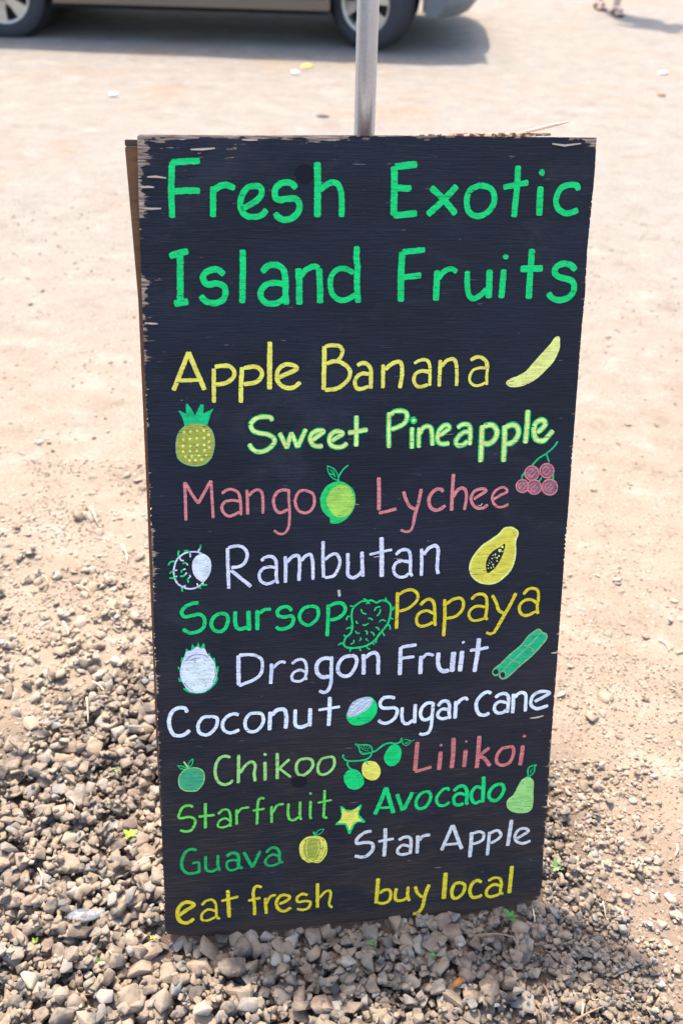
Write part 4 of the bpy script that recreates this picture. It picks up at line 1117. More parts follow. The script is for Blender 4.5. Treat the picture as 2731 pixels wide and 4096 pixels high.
for i in range(len(E2)):
    a = Vector(E2[i]); b = Vector(E2[(i + 1) % len(E2)]); n = max(1, int((b - a).length / .0016)); d = (b - a).normalized()
    inn = Vector((-d[1], d[0])) if area > 0 else Vector((d[1], -d[0]))
    side = abs(d[1]) > .8
    for k in range(n):
        p = a.lerp(b, k / n); pt_ = max(0, min(1, .35 + 2.2 * noise.noise(Vector((p[0] * 3, p[1] * 14, 2)))))
        q = .0006 * abs(noise.noise(Vector((p[0] * 260, p[1] * 260, 1)))) + max(0, noise.noise(Vector((p[0] * 60, p[1] * 420, 5))) - .12) * (.0042 if side else .0015) * pt_
        out.append(p + inn * q)
bm = bmesh.new()
fv = [bm.verts.new((p[0], p[1], 0)) for p in out]
# the edge below the paint film is straighter than the film
n_ = len(out)
bv = [bm.verts.new((p[0] * .9995, p[1] * .9995, -TH)) for p in out]
ff = bm.faces.new(fv); bk = bm.faces.new(bv[::-1]); ff.material_index = 0; bk.material_index = 1
for i in range(n_):
    q = bm.faces.new((fv[i], bv[i], bv[(i + 1) % n_], fv[(i + 1) % n_])); q.material_index = 1
bmesh.ops.recalc_face_normals(bm, faces=bm.faces[:])
panel = from_bm('panel', bm, None, board)

def grain(a, fine=1.0):
    g1 = a.noise((22, 420, 22), 1, 5, .62, dist=.35); g2 = a.noise((5, 75, 5), 1, 4, .6, (2, 5, 1), dist=.6); g3 = a.noise((70, 1500, 70), 1, 2, .5, (8, 1, 3))
    return g1, g2, g3
def paint_height(a):
    g1, g2, g3 = grain(a)
    return g1, g2, g3, a.math('ADD', a.math('MULTIPLY', g1, 1.2), a.math('ADD', a.math('MULTIPLY', g2, .7), a.math('MULTIPLY', g3, .35)))
def navy_col(a, g1, g2):
    o_ = a.xyz()
    blot = a.noise((6, 9, 6), 1, 5, .6, (4, 4, 4))
    c = a.mix(a.smooth(blot, .35, .7), (.0045, .0072, .0145), (.0085, .0125, .025))
    c = a.mix(a.math('MULTIPLY', a.smooth(g1, .56, .74), a.math('MULTIPLY', a.smooth(a.noise((4, 7, 4), 1, 4, .6, (1, 8, 1)), .42, .62), .6)), c, (.045, .052, .075)); c = a.mix(a.math('MULTIPLY', a.smooth(g2, .45, .3), .6), c, (.004, .006, .014))
    low = a.math('MULTIPLY', a.smooth(o_[1], .15, -.5), a.math('ADD', .35, a.math('MULTIPLY', a.smooth(blot, .42, .62), .65)))
    c = a.mix(a.math('MULTIPLY', low, .95), c, a.mix(a.smooth(g1, .4, .7), (.018, .0125, .011), (.052, .036, .029)))
    worn = a.math('MULTIPLY', a.smooth(o_[1], -.585, -.612), .7)
    worn2 = a.math('MULTIPLY', a.smooth(o_[1], -.44, -.62), a.smooth(a.noise((3.5, 14, 3), 1, 4, .6, (7, 2, 2)), .50, .62))
    c = a.mix(a.math('MAXIMUM', worn, a.math('MULTIPLY', worn2, .6)), c, a.mix(g2, (.035, .019, .012), (.08, .048, .032)))
    return c, o_
a = N('navy_board_paint', .52, .30)
g1, g2, g3, hh = paint_height(a)
c, o_ = navy_col(a, g1, g2)
# worn flecks: more of them towards the edges and the top left corner
dl = a.math('ADD', o_[0], a.math('SUBTRACT', .3104, a.math('MULTIPLY', o_[1], .0134))); du = a.math('MAXIMUM', a.math('MINIMUM', dl, a.math('SUBTRACT', .3088, o_[0])), 0.0); dt = a.math('SUBTRACT', .604, o_[1])
e1 = a.math('POWER', 2.718, a.math('MULTIPLY', du, -170.0)); e2 = a.math('POWER', 2.718, a.math('MULTIPLY', dt, -260.0))
left = a.smooth(o_[0], .1, -.3); lt = a.math('MULTIPLY', left, a.smooth(o_[1], -.2, .5))
wide = a.math('MULTIPLY', lt, a.math('MULTIPLY', a.math('POWER', 2.718, a.math('MULTIPLY', du, -75.0)), .13))
topz = a.math('MULTIPLY', a.math('POWER', 2.718, a.math('MULTIPLY', dt, -16.0)), .07)
patch = a.math('ADD', .25, a.math('MULTIPLY', a.smooth(a.noise((1.5, 15, 1), 1, 3, .5, (6, 2, 4)), .42, .60), 1.1))
edge = a.math('ADD', a.math('ADD', a.math('MULTIPLY', e1, a.math('ADD', .125, a.math('MULTIPLY', left, .02))), a.math('MULTIPLY', e2, .12)), a.math('ADD', wide, topz))
edge = a.math('ADD', a.math('MULTIPLY', edge, patch), a.math('MULTIPLY', a.math('MULTIPLY', a.smooth(o_[0], .275, .312), a.smooth(o_[1], .588, .612)), .30))
fn = a.noise((34, 210, 34), 1, 3, .6, (1, 7, 3)); fb = a.noise((18, 70, 18), 1, 4, .6, (5, 2, 8))
v = a.math('ADD', a.math('ADD', a.math('MULTIPLY', fn, .5), a.math('MULTIPLY', fb, .5)), edge)
chip = a.smooth(v, .665, .682)
scr = a.smooth(a.noise((30, 520, 30), 1, 2, .5, (9, 3, 1)), .745, .775)
woodc = a.mix(a.smooth(g1, .35, .65), (.13, .075, .045), (.55, .39, .28))
c = a.mix(a.math('MULTIPLY', a.smooth(a.noise((5, 8, 5), 1, 6, .7, (8, 8, 3), dist=.8), .54, .72), .55), c, (.030, .032, .040)); c = a.mix(chip, c, woodc); c = a.mix(a.math('MULTIPLY', scr, .6), c, (.50, .46, .48))
a.col(c); a.rough(a.math('ADD', .42, a.math('MULTIPLY', g2, .3)))
sm = a.noise((5, 8, 5), 1, 5, .65, (8, 8, 3), dist=.8)
hh = a.math('SUBTRACT', hh, a.math('MULTIPLY', chip, .5))
a.bump(hh, 1.0, .0022)
M_NAVY = a.m
def wood(name, c1, c2, axis='xy'):
    w = N(name, .75, .25); n = w.noise((14, 14, 260), 1, 4, .6); n2 = w.noise((180, 30, 500), 1, 3, .6)
    w.col(w.mix(n, c1, c2)); w.bump(n2, .5, .001); return w.m
M_EDGE = wood('plywood_edge', (.48, .36, .22), (.78, .68, .52)); M_BROWN = wood('weathered_brown_wood', (.035, .02, .013), (.10, .06, .04))
panel.data.materials.append(M_NAVY); panel.data.materials.append(M_EDGE)

COLS = dict(green=(.003, .70, .155), deepgreen=(.004, .50, .11), leafgreen=(.004, .60, .18), yellow=(1.0, .80, .10), gold=(1.0, .70, .02), paleyellow=(.98, .88, .24),
            papaya=(.90, .76, .08), olive=(.50, .50, .06), sage=(.23, .48, .20), pink=(.86, .26, .235), salmon=(.84, .23, .19), pinkfill=(.42, .17, .20), brightgreen=(.02, .66, .13), lime=(.46, .75, .10),
            lavender=(.92, .85, .88), mint=(.86, .90, .80), slate=(.12, .15, .25), white=(.90, .90, .88), greywhite=(.84, .79, .72), paper=(.64, .68, .71), cane=(.012, .48, .19), black=(.014, .017, .03),
            palegreen=(.40, .76, .20), chikoo=(.06, .42, .18), starfruit=(.16, .76, .09), chip=(.62, .55, .46))
THIN = dict(pink=.26, salmon=.42, pinkfill=.55, lavender=.22, paper=.30, olive=.30, gold=.24, papaya=.2, starfruit=.25, greywhite=.3, deepgreen=.35, mint=.08, chikoo=.2, palegreen=.18, paleyellow=.08, yellow=.06, green=.10, white=.12)
PM = {}
def paint_mat(col):
    if col in PM: return PM[col]
    c0 = COLS[col]; th = THIN.get(col, .12)
    a = N('paint_' + col, .65, .22); g1, g2, g3, hh = paint_height(a)
    nv, o_ = navy_col(a, g1, g2)
    v1 = a.noise((38, 38, 38), 1, 4, .6, (3, 1, 2)); v2 = a.noise((95, 240, 95), 1, 3, .6, (6, 2, 2))
    br = a.noise((55, 260, 55), 1, 3, .6, (4, 9, 1)); cc = a.mix(a.smooth(a.math('ADD', a.math('MULTIPLY', v1, .5), a.math('MULTIPLY', br, .5)), .36, .62), tuple(x * .76 for x in c0), tuple(min(1, x * 1.12) for x in c0))
    if col == 'yellow' or col == 'gold' or col == 'papaya': cc = a.mix(a.math('MULTIPLY', a.smooth(v2, .5, .7), .5), cc, (.95, .62, .02) if col != 'yellow' else (.95, .86, .30))
    if col in ('green', 'deepgreen'): cc = a.mix(a.math('MULTIPLY', a.smooth(v2, .5, .72), .4), cc, (.01, .5, .25))
    if col == 'lavender': cc = a.mix(a.smooth(v1, .5, .66), cc, (.74, .74, .86))
    # thin where the brush ran dry, and missing in the grooves of the grain
    gap = a.smooth(a.math('ADD', a.math('MULTIPLY', g1, .65), a.math('MULTIPLY', g3, .35)), .395 + th * .08, .335 + th * .08)
    hole = a.smooth(a.noise((85, 420, 85), 1, 2, .5, (2, 2, 9)), .335, .31)
    thin = a.math('MULTIPLY', a.smooth(a.math('ADD', a.math('MULTIPLY', v1, .6), a.math('MULTIPLY', v2, .4)), .40, .62), th)
    k = a.math('MAXIMUM', a.math('MAXIMUM', a.math('MULTIPLY', gap, .75), a.math('MULTIPLY', hole, .9)), thin)
    k = a.math('MAXIMUM', k, a.math('MULTIPLY', a.smooth(g1, .50, .38), th * .8))
    a.col(a.mix(k, cc, nv)); a.bump(hh, .9, .0016); PM[col] = a.m; return a.m

def smooth_line(P, closed=False, step=.0016):
    P = [Vector(p) for p in P]; n = len(P)
    if n == 2 and not closed:
        k = max(2, int((P[1] - P[0]).length / step)); return [P[0].lerp(P[1], i / k) for i in range(k + 1)]
    if closed: Q = [P[-1]] + P + [P[0], P[1]]
    else: Q = [P[0] * 2 - P[1]] + P + [P[-1] * 2 - P[-2]]
    out = []
    for i in range(1, len(Q) - 2):
        a, b, c, d = Q[i - 1:i + 3]; k = max(1, int((c - b).length / step))
        for j in range(k):
            t = j / k
            out.append(.5 * ((2 * b) + (c - a) * t + (2 * a - 5 * b + 4 * c - d) * t * t + (3 * b - a - 3 * c + d) * t ** 3))
    if not closed: out.append(P[-1])
    return out
def poly_line(P, step=.0016):
    out = []
    for a, b in zip(P, P[1:]):
        a, b = Vector(a), Vector(b); k = max(1, int((b - a).length / step)); out += [a.lerp(b, i / k) for i in range(k)]
    return out + [Vector(P[-1])]
def ribbon(bm, L, w, z, sd, smooth=True):
    # one brush stroke: a strip with an uneven edge and blunt round ends
    n = len(L); 
    if n < 2: return
    lens = [0]
    for a, b in zip(L, L[1:]): lens.append(lens[-1] + (b - a).length)
    T = lens[-1]; cap = w * .26; left, right = [], []
    for i, p in enumerate(L):
        a = L[max(0, i - 1)]; b = L[min(n - 1, i + 1)]; d = (b - a)
        if d.length < 1e-9: d = Vector((1, 0))
        d.normalize(); nn = Vector((-d[1], d[0]))
        e = min(lens[i], T - lens[i]); hw = w * .5
        if e < cap: hw *= .80 + .20 * math.sqrt(max(0, 1 - (1 - e / cap) ** 2))
        hl = hw * (1 + .15 * noise.noise(Vector((p[0] * 170, p[1] * 300, sd)))) + 0.0004 * noise.noise(Vector((p[0] * 500, p[1] * 1100, sd)))
        hr = hw * (1 + .15 * noise.noise(Vector((p[0] * 170, p[1] * 300, sd + 7)))) + 0.0004 * noise.noise(Vector((p[0] * 500, p[1] * 1100, sd + 3)))
        left.append(p + nn * hl); right.append(p - nn * hr)
    d0 = (L[0] - L[1]).normalized() * w * .07; d1 = (L[-1] - L[-2]).normalized() * w * .07
    lv = [bm.verts.new((p[0], p[1], z)) for p in left]; rv = [bm.verts.new((p[0], p[1], z)) for p in right]
    for i in range(n - 1):
        bm.faces.new((rv[i], rv[i + 1], lv[i + 1], lv[i]))
    for ia, dd in ((0, d0), (n - 1, d1)):
        q = bm.verts.new((L[ia][0] + dd[0], L[ia][1] + dd[1], z))
        try: bm.faces.new((lv[ia], rv[ia], q) if ia == 0 else (rv[ia], lv[ia], q))
        except Exception: pass
def rough_poly(L, sd):
    return [p + Vector((noise.noise(Vector((p[0] * 400, p[1] * 400, sd))), noise.noise(Vector((p[0] * 400, p[1] * 400, sd + 5))))) * .0004 for p in L]
def filled(bm, L, z):
    from mathutils.geometry import tessellate_polygon
    vs = [bm.verts.new((p[0], p[1], z)) for p in L]
    for t in tessellate_polygon([[Vector((p[0], p[1], 0)) for p in L]]):
        try: bm.faces.new([vs[i] for i in t])
        except Exception: pass
def ringed(bm, L, H, z):
    from mathutils.geometry import tessellate_polygon
    A = [Vector((p[0], p[1], 0)) for p in L]; B = [Vector((p[0], p[1], 0)) for p in H]
    vs = [bm.verts.new((p[0], p[1], z)) for p in A + B]
    for t in tessellate_polygon([A, B[::-1]]):
        ids = [i if i < len(A) else len(A) + (len(B) - 1 - (i - len(A))) for i in t]
        try: bm.faces.new([vs[i] for i in ids])
        except Exception: pass
def P_(t): return [tuple(float(q) / 1e4 for q in a.split(',')) for a in t.split()]
FRUIT = {'banana': 'pale yellow painted banana', 'pineapple': 'painted pineapple with green crown and yellow dots', 'lychee': 'cluster of five pink painted lychees on a green twig',
         'mango': 'lime green painted mango with leaf', 'rambutan': 'painted rambutan with white flesh and green hairs', 'papaya': 'painted halved papaya with dark seed hollow',
         'soursop': 'green outlined spiky soursop', 'dragon fruit': 'white painted dragon fruit with green scales', 'sugar cane': 'two painted green sugar cane stalks', 'coconut': 'painted green coconut cut open to white flesh',
         'chikoo': 'round dull green painted chikoo', 'guava branch': 'painted twig bearing two green fruits and one yellow fruit', 'star': 'yellow painted star outlined in green', 'avocado': 'pale green painted avocado with leaf', 'guava': 'round yellow painted guava with leaf'}
groups = {}
chips = 0
P2 = []
for it in PAINT:
    if it[0] == 'speck':
        for q in it[3]: chips += 1; P2.append(('speck', 'chip%d' % chips, it[2], [q]))
    else: P2.append(it)
for kind, name, col, sh in P2: groups.setdefault((kind, name), []).append((col, sh))
for gi, ((kind, name), items) in enumerate(groups.items()):
    bm = bmesh.new(); mats = []; layer = 0
    for col, sh in items:
        if col not in mats: mats.append(col)
        mi = mats.index(col); f0 = len(bm.faces)
        for k, t, w in sh:
            layer += 1; z = .00015 + (gi % 5) * .000003 + min(layer, 60) * .000012
            pts = P_(t)
            if k == 's': ribbon(bm, smooth_line(pts), w / 1e4, z, gi * 3.1 + layer)
            elif k == 'p':
                # straight pen strokes: bends become separate strokes, as the painter made them
                ribbon(bm, poly_line(pts) if len(pts) < 3 else smooth_line([Vector(pts[0])] + [x for i in range(1, len(pts) - 1) for x in (Vector(pts[i]).lerp(Vector(pts[i - 1]), .04), Vector(pts[i]).lerp(Vector(pts[i + 1]), .04))] + [Vector(pts[-1])]), w / 1e4, z, gi * 3.1 + layer)
            elif k == 'f': filled(bm, rough_poly(smooth_line(pts, True), gi), z)
            elif k == 'g': filled(bm, rough_poly(poly_line(pts + [pts[0]])[:-1], gi), z)
            elif k == 'r': ringed(bm, rough_poly(smooth_line(pts, True), gi), rough_poly(smooth_line(P_(w), True), gi), z)
        bm.faces.ensure_lookup_table()
        for f in bm.faces[f0:]: f.material_index = mi
    for f in bm.faces:
        f.normal_update()
        if f.normal.z < 0: f.normal_flip()
    nm = {'word': 'painted_word', 'fruit': 'painted_' + name.replace(' ', '_'), 'speck': 'paint_chip'}[kind]
    if name == 'star': nm = 'painted_star'
    o = from_bm(nm, bm, None, board)
    for cname in mats: o.data.materials.append(paint_mat(cname))
    if kind == 'word': o['label'] = '%s hand-painted lettering "%s"' % ({'yellow': 'pale yellow', 'gold': 'golden yellow', 'pink': 'pink', 'salmon': 'salmon pink', 'lavender': 'lavender white', 'white': 'white', 'greywhite': 'greyish white', 'palegreen': 'pale green', 'starfruit': 'thin bright green', 'deepgreen': 'deep green'}.get(mats[0], 'green') if len(mats) == 1 else 'yellow and green outlined', name)
    elif kind == 'fruit': o['label'] = FRUIT[name]

# football-shaped wooden patches let into the ply face
def plug(cx, cy, rx, ry):
    bm = bmesh.new(); n = 40; o1 = []; o2 = []; o3 = []
    for i in range(n):
        t = i / n * 2 * math.pi; c_, s_ = math.cos(t), math.sin(t)
        o1.append(bm.verts.new((cx + rx * c_, cy + ry * s_, .0001))); o2.append(bm.verts.new((cx + rx * .95 * c_, cy + ry * .95 * s_, .0007))); o3.append(bm.verts.new((cx + rx * .9 * c_, cy + ry * .9 * s_, .0004)))
    for i in range(n):
        j = (i + 1) % n; bm.faces.new((o1[i], o1[j], o2[j], o2[i])); bm.faces.new((o2[i], o2[j], o3[j], o3[i]))
    bm.faces.new(o3)
    return bm
a = N('knot_patch_paint', .7, .15); n = a.noise((420, 18, 20), 1, 4, .6); a.col(a.mix(n, (.004, .004, .008), (.016, .014, .018))); a.bump(n, .5, .0006)
p1 = from_bm('knot_patch', plug(-.0897, .5595, .0122, .0118), a.m, board); p2 = from_bm('knot_patch', plug(-.1007, -.3447, .0125, .0105), a.m, board)
# a dark knot by the right edge
a = N('open_knot', .6, .3); n = a.noise((120, 300, 20)); a.col(a.mix(n, (.003, .003, .005), (.012, .012, .02))); a.bump(n, .8, .002)
bm = bmesh.new(); kv = [bm.verts.new((.2569 + .0095 * math.cos(t) * (1 + .2 * math.sin(3 * t)), .2402 + .0045 * math.sin(t), .00012)) for t in [i * math.pi / 12 for i in range(24)]]; bm.faces.new(kv)
from_bm('knot', bm, a.m, board)
# lifted splinters of veneer
def splinter(name, P, w, mat, parent=None, lift=.0015):
    bm = bmesh.new(); L = [Vector(p) for p in P]; rings = []
    for i, p in enumerate(L):
        d = (L[min(i + 1, len(L) - 1)] - L[max(0, i - 1)]).normalized(); s_ = d.cross(Vector((0, 0, 1)) if abs(d.z) < .9 else Vector((1, 0, 0))).normalized(); u_ = s_.cross(d)
        k = w * (.25 + .75 * math.sin(math.pi * min(1, (i + .35) / (len(L) - .3)))) * .5
        rings.append([bm.verts.new(p + s_ * k + u_ * k * .4), bm.verts.new(p - s_ * k + u_ * k * .4), bm.verts.new(p - s_ * k * .8 - u_ * k * .4), bm.verts.new(p + s_ * k * .8 - u_ * k * .4)])
    for a_, b_ in zip(rings, rings[1:]):
        for j in range(4): bm.faces.new((a_[j], a_[(j + 1) % 4], b_[(j + 1) % 4], b_[j]))
    bm.faces.new(rings[0][::-1]); bm.faces.new(rings[-1]); bmesh.ops.recalc_face_normals(bm, faces=bm.faces[:])
    return from_bm(name, bm, mat, parent)
M_SPL = wood('pale_splinter', (.40, .28, .18), (.72, .56, .42))
for P in [[(-.292, .553, .0004), (-.281, .5535, .0012), (-.268, .552, .0005)], [(-.236, .587, .0003), (-.220, .5875, .0012), (-.205, .589, .0006)], [(-.170, .600, .0003), (-.160, .6, .001), (-.150, .6, .0004)],
          [(-.299, .515, .0004), (-.289, .514, .0015), (-.276, .5145, .0005)], [(-.304, .368, .0003), (-.295, .3675, .0013), (-.287, .367, .0003)], [(.245, .602, .0004), (.262, .6, .001), (.285, .603, .0005)],
          [(-.3, .54, .0003), (-.292, .541, .0012), (-.284, .5405, .0003)], [(.297, -.148, .0004), (.303, -.1475, .001), (.3095, -.146, .0006)], [(.27, -.26, .0003), (.281, -.259, .001), (.292, -.257, .0004)]]:
    splinter('splinter', P, .0028, M_SPL, board)

# the second board behind the first
back = empty('backing_board'); back.matrix_world = bm4
tag(back, 'weathered brown plywood board stacked close behind the painted sign, its left edge showing', 'board')
def slab(pts, z0, z1, name, mat, parent, bev=.0012):
    bm = bmesh.new(); a_ = [bm.verts.new((x, y, z1)) for x, y in pts]; b_ = [bm.verts.new((x, y, z0)) for x, y in pts]
    bm.faces.new(a_); bm.faces.new(b_[::-1]); n = len(pts)
    for i in range(n): bm.faces.new((a_[i], b_[i], b_[(i + 1) % n], a_[(i + 1) % n]))
    bmesh.ops.recalc_face_normals(bm, faces=bm.faces[:])
    if bev: bmesh.ops.bevel(bm, geom=bm.edges[:], offset=bev, segments=2, affect='EDGES')
    return from_bm(name, bm, mat, parent)
bw = N('old_brown_plywood', .8, .25); n = bw.noise((18, 260, 30), 1, 5, .6); n2 = bw.noise((10, 40, 8), 1, 4, .6)
bw.col(bw.mix(n2, bw.mix(n, (.060, .026, .012), (.18, .080, .038)), bw.mix(n, (.09, .042, .02), (.27, .13, .065)))); bw.bump(n, .6, .001)
slab([(-.3190, .5905), (-.3118, .398), (-.3135, .12), (-.3150, -.0), (-.3178, -.28), (-.316, -.60), (.300, -.60), (.297, .6085), (.10, .6045), (-.30, .5905)], -.026, -.0135, 'panel', bw.m, back)
slab([(-.3188, .5985), (-.3189, .5912), (-.290, .5912), (-.290, .5985)], -.026, -.0138, 'edge_strip', M_BROWN, back, .0008)
# bark-covered stick lying in the crack between the two boards, and a pale splinter
def lump_rod(name, A, B, w, mat, seed, parent=None, n=26, taper=.5):
    A, B = Vector(A), Vector(B); bm = bmesh.new(); rings = []; d = (B - A).normalized(); s_ = d.cross(Vector((0, 0, 1))).normalized(); u_ = s_.cross(d)
    for i in range(n + 1):
        p = A.lerp(B, i / n); k = w * .5 * (1 - taper * abs(2 * i / n - 1) ** 2) * (1 + .35 * noise.noise(Vector((i * .9, seed, 0)))); r_ = []
        for j in range(8):
            t = j / 8 * 2 * math.pi; q = k * (1 + .3 * noise.noise(Vector((i * .7, j * 1.3, seed)))); r_.append(bm.verts.new(p + s_ * math.cos(t) * q + u_ * math.sin(t) * q))
        rings.append(r_)
    for a_, b_ in zip(rings, rings[1:]):
        for j in range(8): bm.faces.new((a_[j], a_[(j + 1) % 8], b_[(j + 1) % 8], b_[j]))
    bm.faces.new(rings[0][::-1]); bm.faces.new(rings[-1]); bmesh.ops.recalc_face_normals(bm, faces=bm.faces[:])
    return from_bm(name, bm, mat, parent, True)
def bpt(u, v, w): return bm4 @ Vector((u, v, w))
a = N('red_brown_bark', .85, .2); n = a.noise((160, 160, 160)); a.col(a.mix(a.smooth(n, .4, .6), (.10, .035, .02), (.52, .36, .25))); a.bump(n, .8, .002)
o = lump_rod('bark_stick', bpt(.045, .6085, -.0115), bpt(.246, .6145, -.0115), .0062, a.m, 3)
tag(o, 'thin red-brown bark strip caught along the top edge between the two boards', 'bark strip')
o = lump_rod('wood_splinter', bpt(.195, .6135, -.010), bpt(.272, .6315, -.013), .0052, M_SPL, 8, taper=.75)
tag(o, 'pale wood splinter sticking up from the top right corner of the sign', 'splinter')

# ------------------------------------------------------------------ pole
pole = empty('metal_pole', (.0207, 1.435, soil(.0207, 1.435)))
tag(pole, 'round galvanised steel pole standing upright behind the painted board', 'pole')
bm = bmesh.new(); bmesh.ops.create_cone(bm, cap_ends=False, segments=48, radius1=.0145, radius2=.0145, depth=2.35, matrix=Matrix.Translation((0, 0, 1.175 - .1)))
a = N('galvanised_steel', .36, .5); a.b.inputs['Metallic'].default_value = .95
n = a.noise((500, 500, 260), 1, 3, .6); n2 = a.noise((60, 60, 9), 1, 4, .6)
a.col(a.mix(n2, a.mix(n, (.30, .34, .41), (.50, .55, .62)), a.mix(n, (.38, .43, .50), (.60, .65, .72)))); a.rough(a.math('ADD', .22, a.math('MULTIPLY', n, .22))); a.bump(n, .25, .0006)
from_bm('pole_tube', bm, a.m, pole, True)
bm = bmesh.new(); bmesh.ops.create_cone(bm, cap_ends=True, segments=48, radius1=.0165, radius2=.015, depth=.02, matrix=Matrix.Translation((0, 0, 2.257))); from_bm('pole_cap', bm, plain('black_plastic', (.02, .02, .022), .5), pole)
bm = bmesh.new(); bmesh.ops.create_cone(bm, cap_ends=True, segments=48, radius1=.026, radius2=.018, depth=.03, matrix=Matrix.Translation((0, 0, .01))); from_bm('base_collar', bm, a.m, pole, True)

# ------------------------------------------------------------------ the parked car
car = empty('parked_car', (-2.46, 7.76, 0), math.atan2(-.14, 2.67)); tag(car, 'silver-beige saloon car parked side-on across the dirt lot', 'car')
CW = 1.69; OY = 0.0      # local: x forward, y = 0 the near side, y > 0 away from the photographer
R_ = .298; WB = 2.60
a = N('beige_silver_paint', .38, .5); a.b.inputs['Metallic'].default_value = .55; a.b.inputs['Coat Weight'].default_value = .5
n = a.noise((3, 3, 8)); dust = a.smooth(a.xyz()[2], .75, .2); a.col(a.mix(a.math('MULTIPLY', dust, .5), a.mix(n, (.11, .095, .08), (.14, .12, .10)), (.13, .10, .078))); M_CAR = a.m
M_BUMP = plain('dusty_bumper', (.115, .13, .14), .45, .1); M_GLASS = plain('tinted_glass', (.02, .025, .03), .08)
M_RUB = plain('tyre_rubber', (.038, .038, .045), .85, 0, .25, 60, .3); M_RIM = plain('alloy_rim', (.50, .46, .40), .38, .7); M_UND = plain('underbody', (.015, .014, .013), .9); M_DARK = plain('dark_trim_and_crease', (.03, .03, .032), .6)
def arch(cx, r, n=14, z0=.24):
    t0 = math.asin((z0 - R_) / r); return [(cx + r * math.cos(t), R_ + r * math.sin(t)) for t in [t0 + (math.pi - 2 * t0) * i / n for i in range(n + 1)]]
prof = [(-.45, .27), (-.45, .47), (-.76, .52), (-.76, .78), (-.70, .93), (-.10, .97), (1.1, .96), (2.2, .93), (2.85, .86), (3.15, .74), (3.24, .60), (3.16, .49), (2.99, .47), (2.99, .27)]
prof += arch(WB, .355)[:] + arch(0, .355)[:]
def extr(profile, y0, y1, name, mat, parent, bev=.0, inset=0):
    bm = bmesh.new(); A = [bm.verts.new((x, y0, z)) for x, z in profile]; B = [bm.verts.new((x, y1, z)) for x, z in profile]
    bm.faces.new(A); bm.faces.new(B[::-1]); n = len(profile)
    for i in range(n): bm.faces.new((A[i], B[i], B[(i + 1) % n], A[(i + 1) % n]))
    bmesh.ops.recalc_face_normals(bm, faces=bm.faces[:])
    if bev: bmesh.ops.bevel(bm, geom=[e for e in bm.edges if abs(e.verts[0].co.y - e.verts[1].co.y) < 1e-6], offset=bev, segments=3, affect='EDGES')
    return from_bm(name, bm, mat, parent)
prof = [(x, z if z < .5 else .5 + (z - .5) * .86) for x, z in prof]
body = extr(prof, .0, CW, 'body', M_CAR, car, .03)
gp = [(-.30, .86), (.32, 1.27), (1.35, 1.29), (2.12, .86)]
bm = bmesh.new(); A = [bm.verts.new((x, .07 if z < .9 else .32, z)) for x, z in gp]; B = [bm.verts.new((x, CW - (.07 if z < .9 else .32), z)) for x, z in gp]
bm.faces.new(A); bm.faces.new(B[::-1])
for i in range(4): bm.faces.new((A[i], B[i], B[(i + 1) % 4], A[(i + 1) % 4]))
bmesh.ops.recalc_face_normals(bm, faces=bm.faces[:]); bmesh.ops.bevel(bm, geom=bm.edges[:], offset=.035, segments=3, affect='EDGES'); from_bm('cabin', bm, M_CAR, car)
def quad(P, name, mat, parent):
    bm = bmesh.new(); bm.faces.new([bm.verts.new(p) for p in P]); r = bmesh.ops.extrude_face_region(bm, geom=bm.faces[:])
    bm.faces.ensure_lookup_table(); bm.normal_update(); nn = bm.faces[0].normal.copy()
    bmesh.ops.translate(bm, vec=nn * .012, verts=[v for v in r['geom'] if isinstance(v, bmesh.types.BMVert)]); bmesh.ops.recalc_face_normals(bm, faces=bm.faces[:]); return from_bm(name, bm, mat, parent)
for s in (0, 1):
    Y = lambda z: (.07 + (z - .86) / .42 * .25 - .006) if s == 0 else CW - (.07 + (z - .86) / .42 * .25 - .006)
    for P in ([(-.05, .92), (.36, 1.22), (.80, 1.23), (.82, .92)], [(.88, .92), (.86, 1.23), (1.32, 1.24), (1.90, .92)]):
        quad([(x, Y(z), z) for x, z in P], 'window', M_GLASS, car)
    M2 = .0 if s == 0 else CW
    sill = slab([(.36, .245), (2.31, .245), (2.31, .36), (.36, .36)], 0, .03, 'side_sill', M_CAR, car, .006)
    for v in sill.data.vertices: x, y, z = v.co; v.co = (x, (M2 - .008 + z) if s == 0 else (M2 + .008 - z), y)
    cr_ = slab([(.40, .318), (2.28, .318), (2.28, .326), (.40, .326)], 0, .012, 'sill_crease_shade', M_DARK, car, .002)  # crease groove of the sill, its shade drawn as a dark strip
    for v in cr_.data.vertices: x, y, z = v.co; v.co = (x, (-.012 + z) if s == 0 else (CW + .012 - z), y)
    for x0, x1 in ((.42, 1.36), (1.37, 2.28)):      # doors stand a few millimetres proud of the body
        pts = [(x0, .37), (x1, .37), (x1, .865), (x0, .87)]
        d = slab(pts, 0, .02, 'door', M_CAR, car, .006)
        for v in d.data.vertices: x, y, z = v.co; v.co = (x, (-.006 + z) if s == 0 else (CW + .006 - z), y)
        hd = slab([(x0 + .08, .74), (x0 + .22, .74), (x0 + .22, .765), (x0 + .08, .765)], 0, .03, 'handle', M_DARK, d, .004)
        for v in hd.data.vertices: x, y, z = v.co; v.co = (x, (-.028 + z) if s == 0 else (CW + .028 - z), y)
quad([(.28, .30, 1.235), (.28, CW - .34, 1.235), (-.24, CW - .16, .91), (-.24, .16, .91)], 'rear_window', M_GLASS, car)
quad([(1.43, .30, 1.25), (1.43, CW - .34, 1.25), (2.06, CW - .16, .91), (2.06, .16, .91)], 'windscreen', M_GLASS, car)
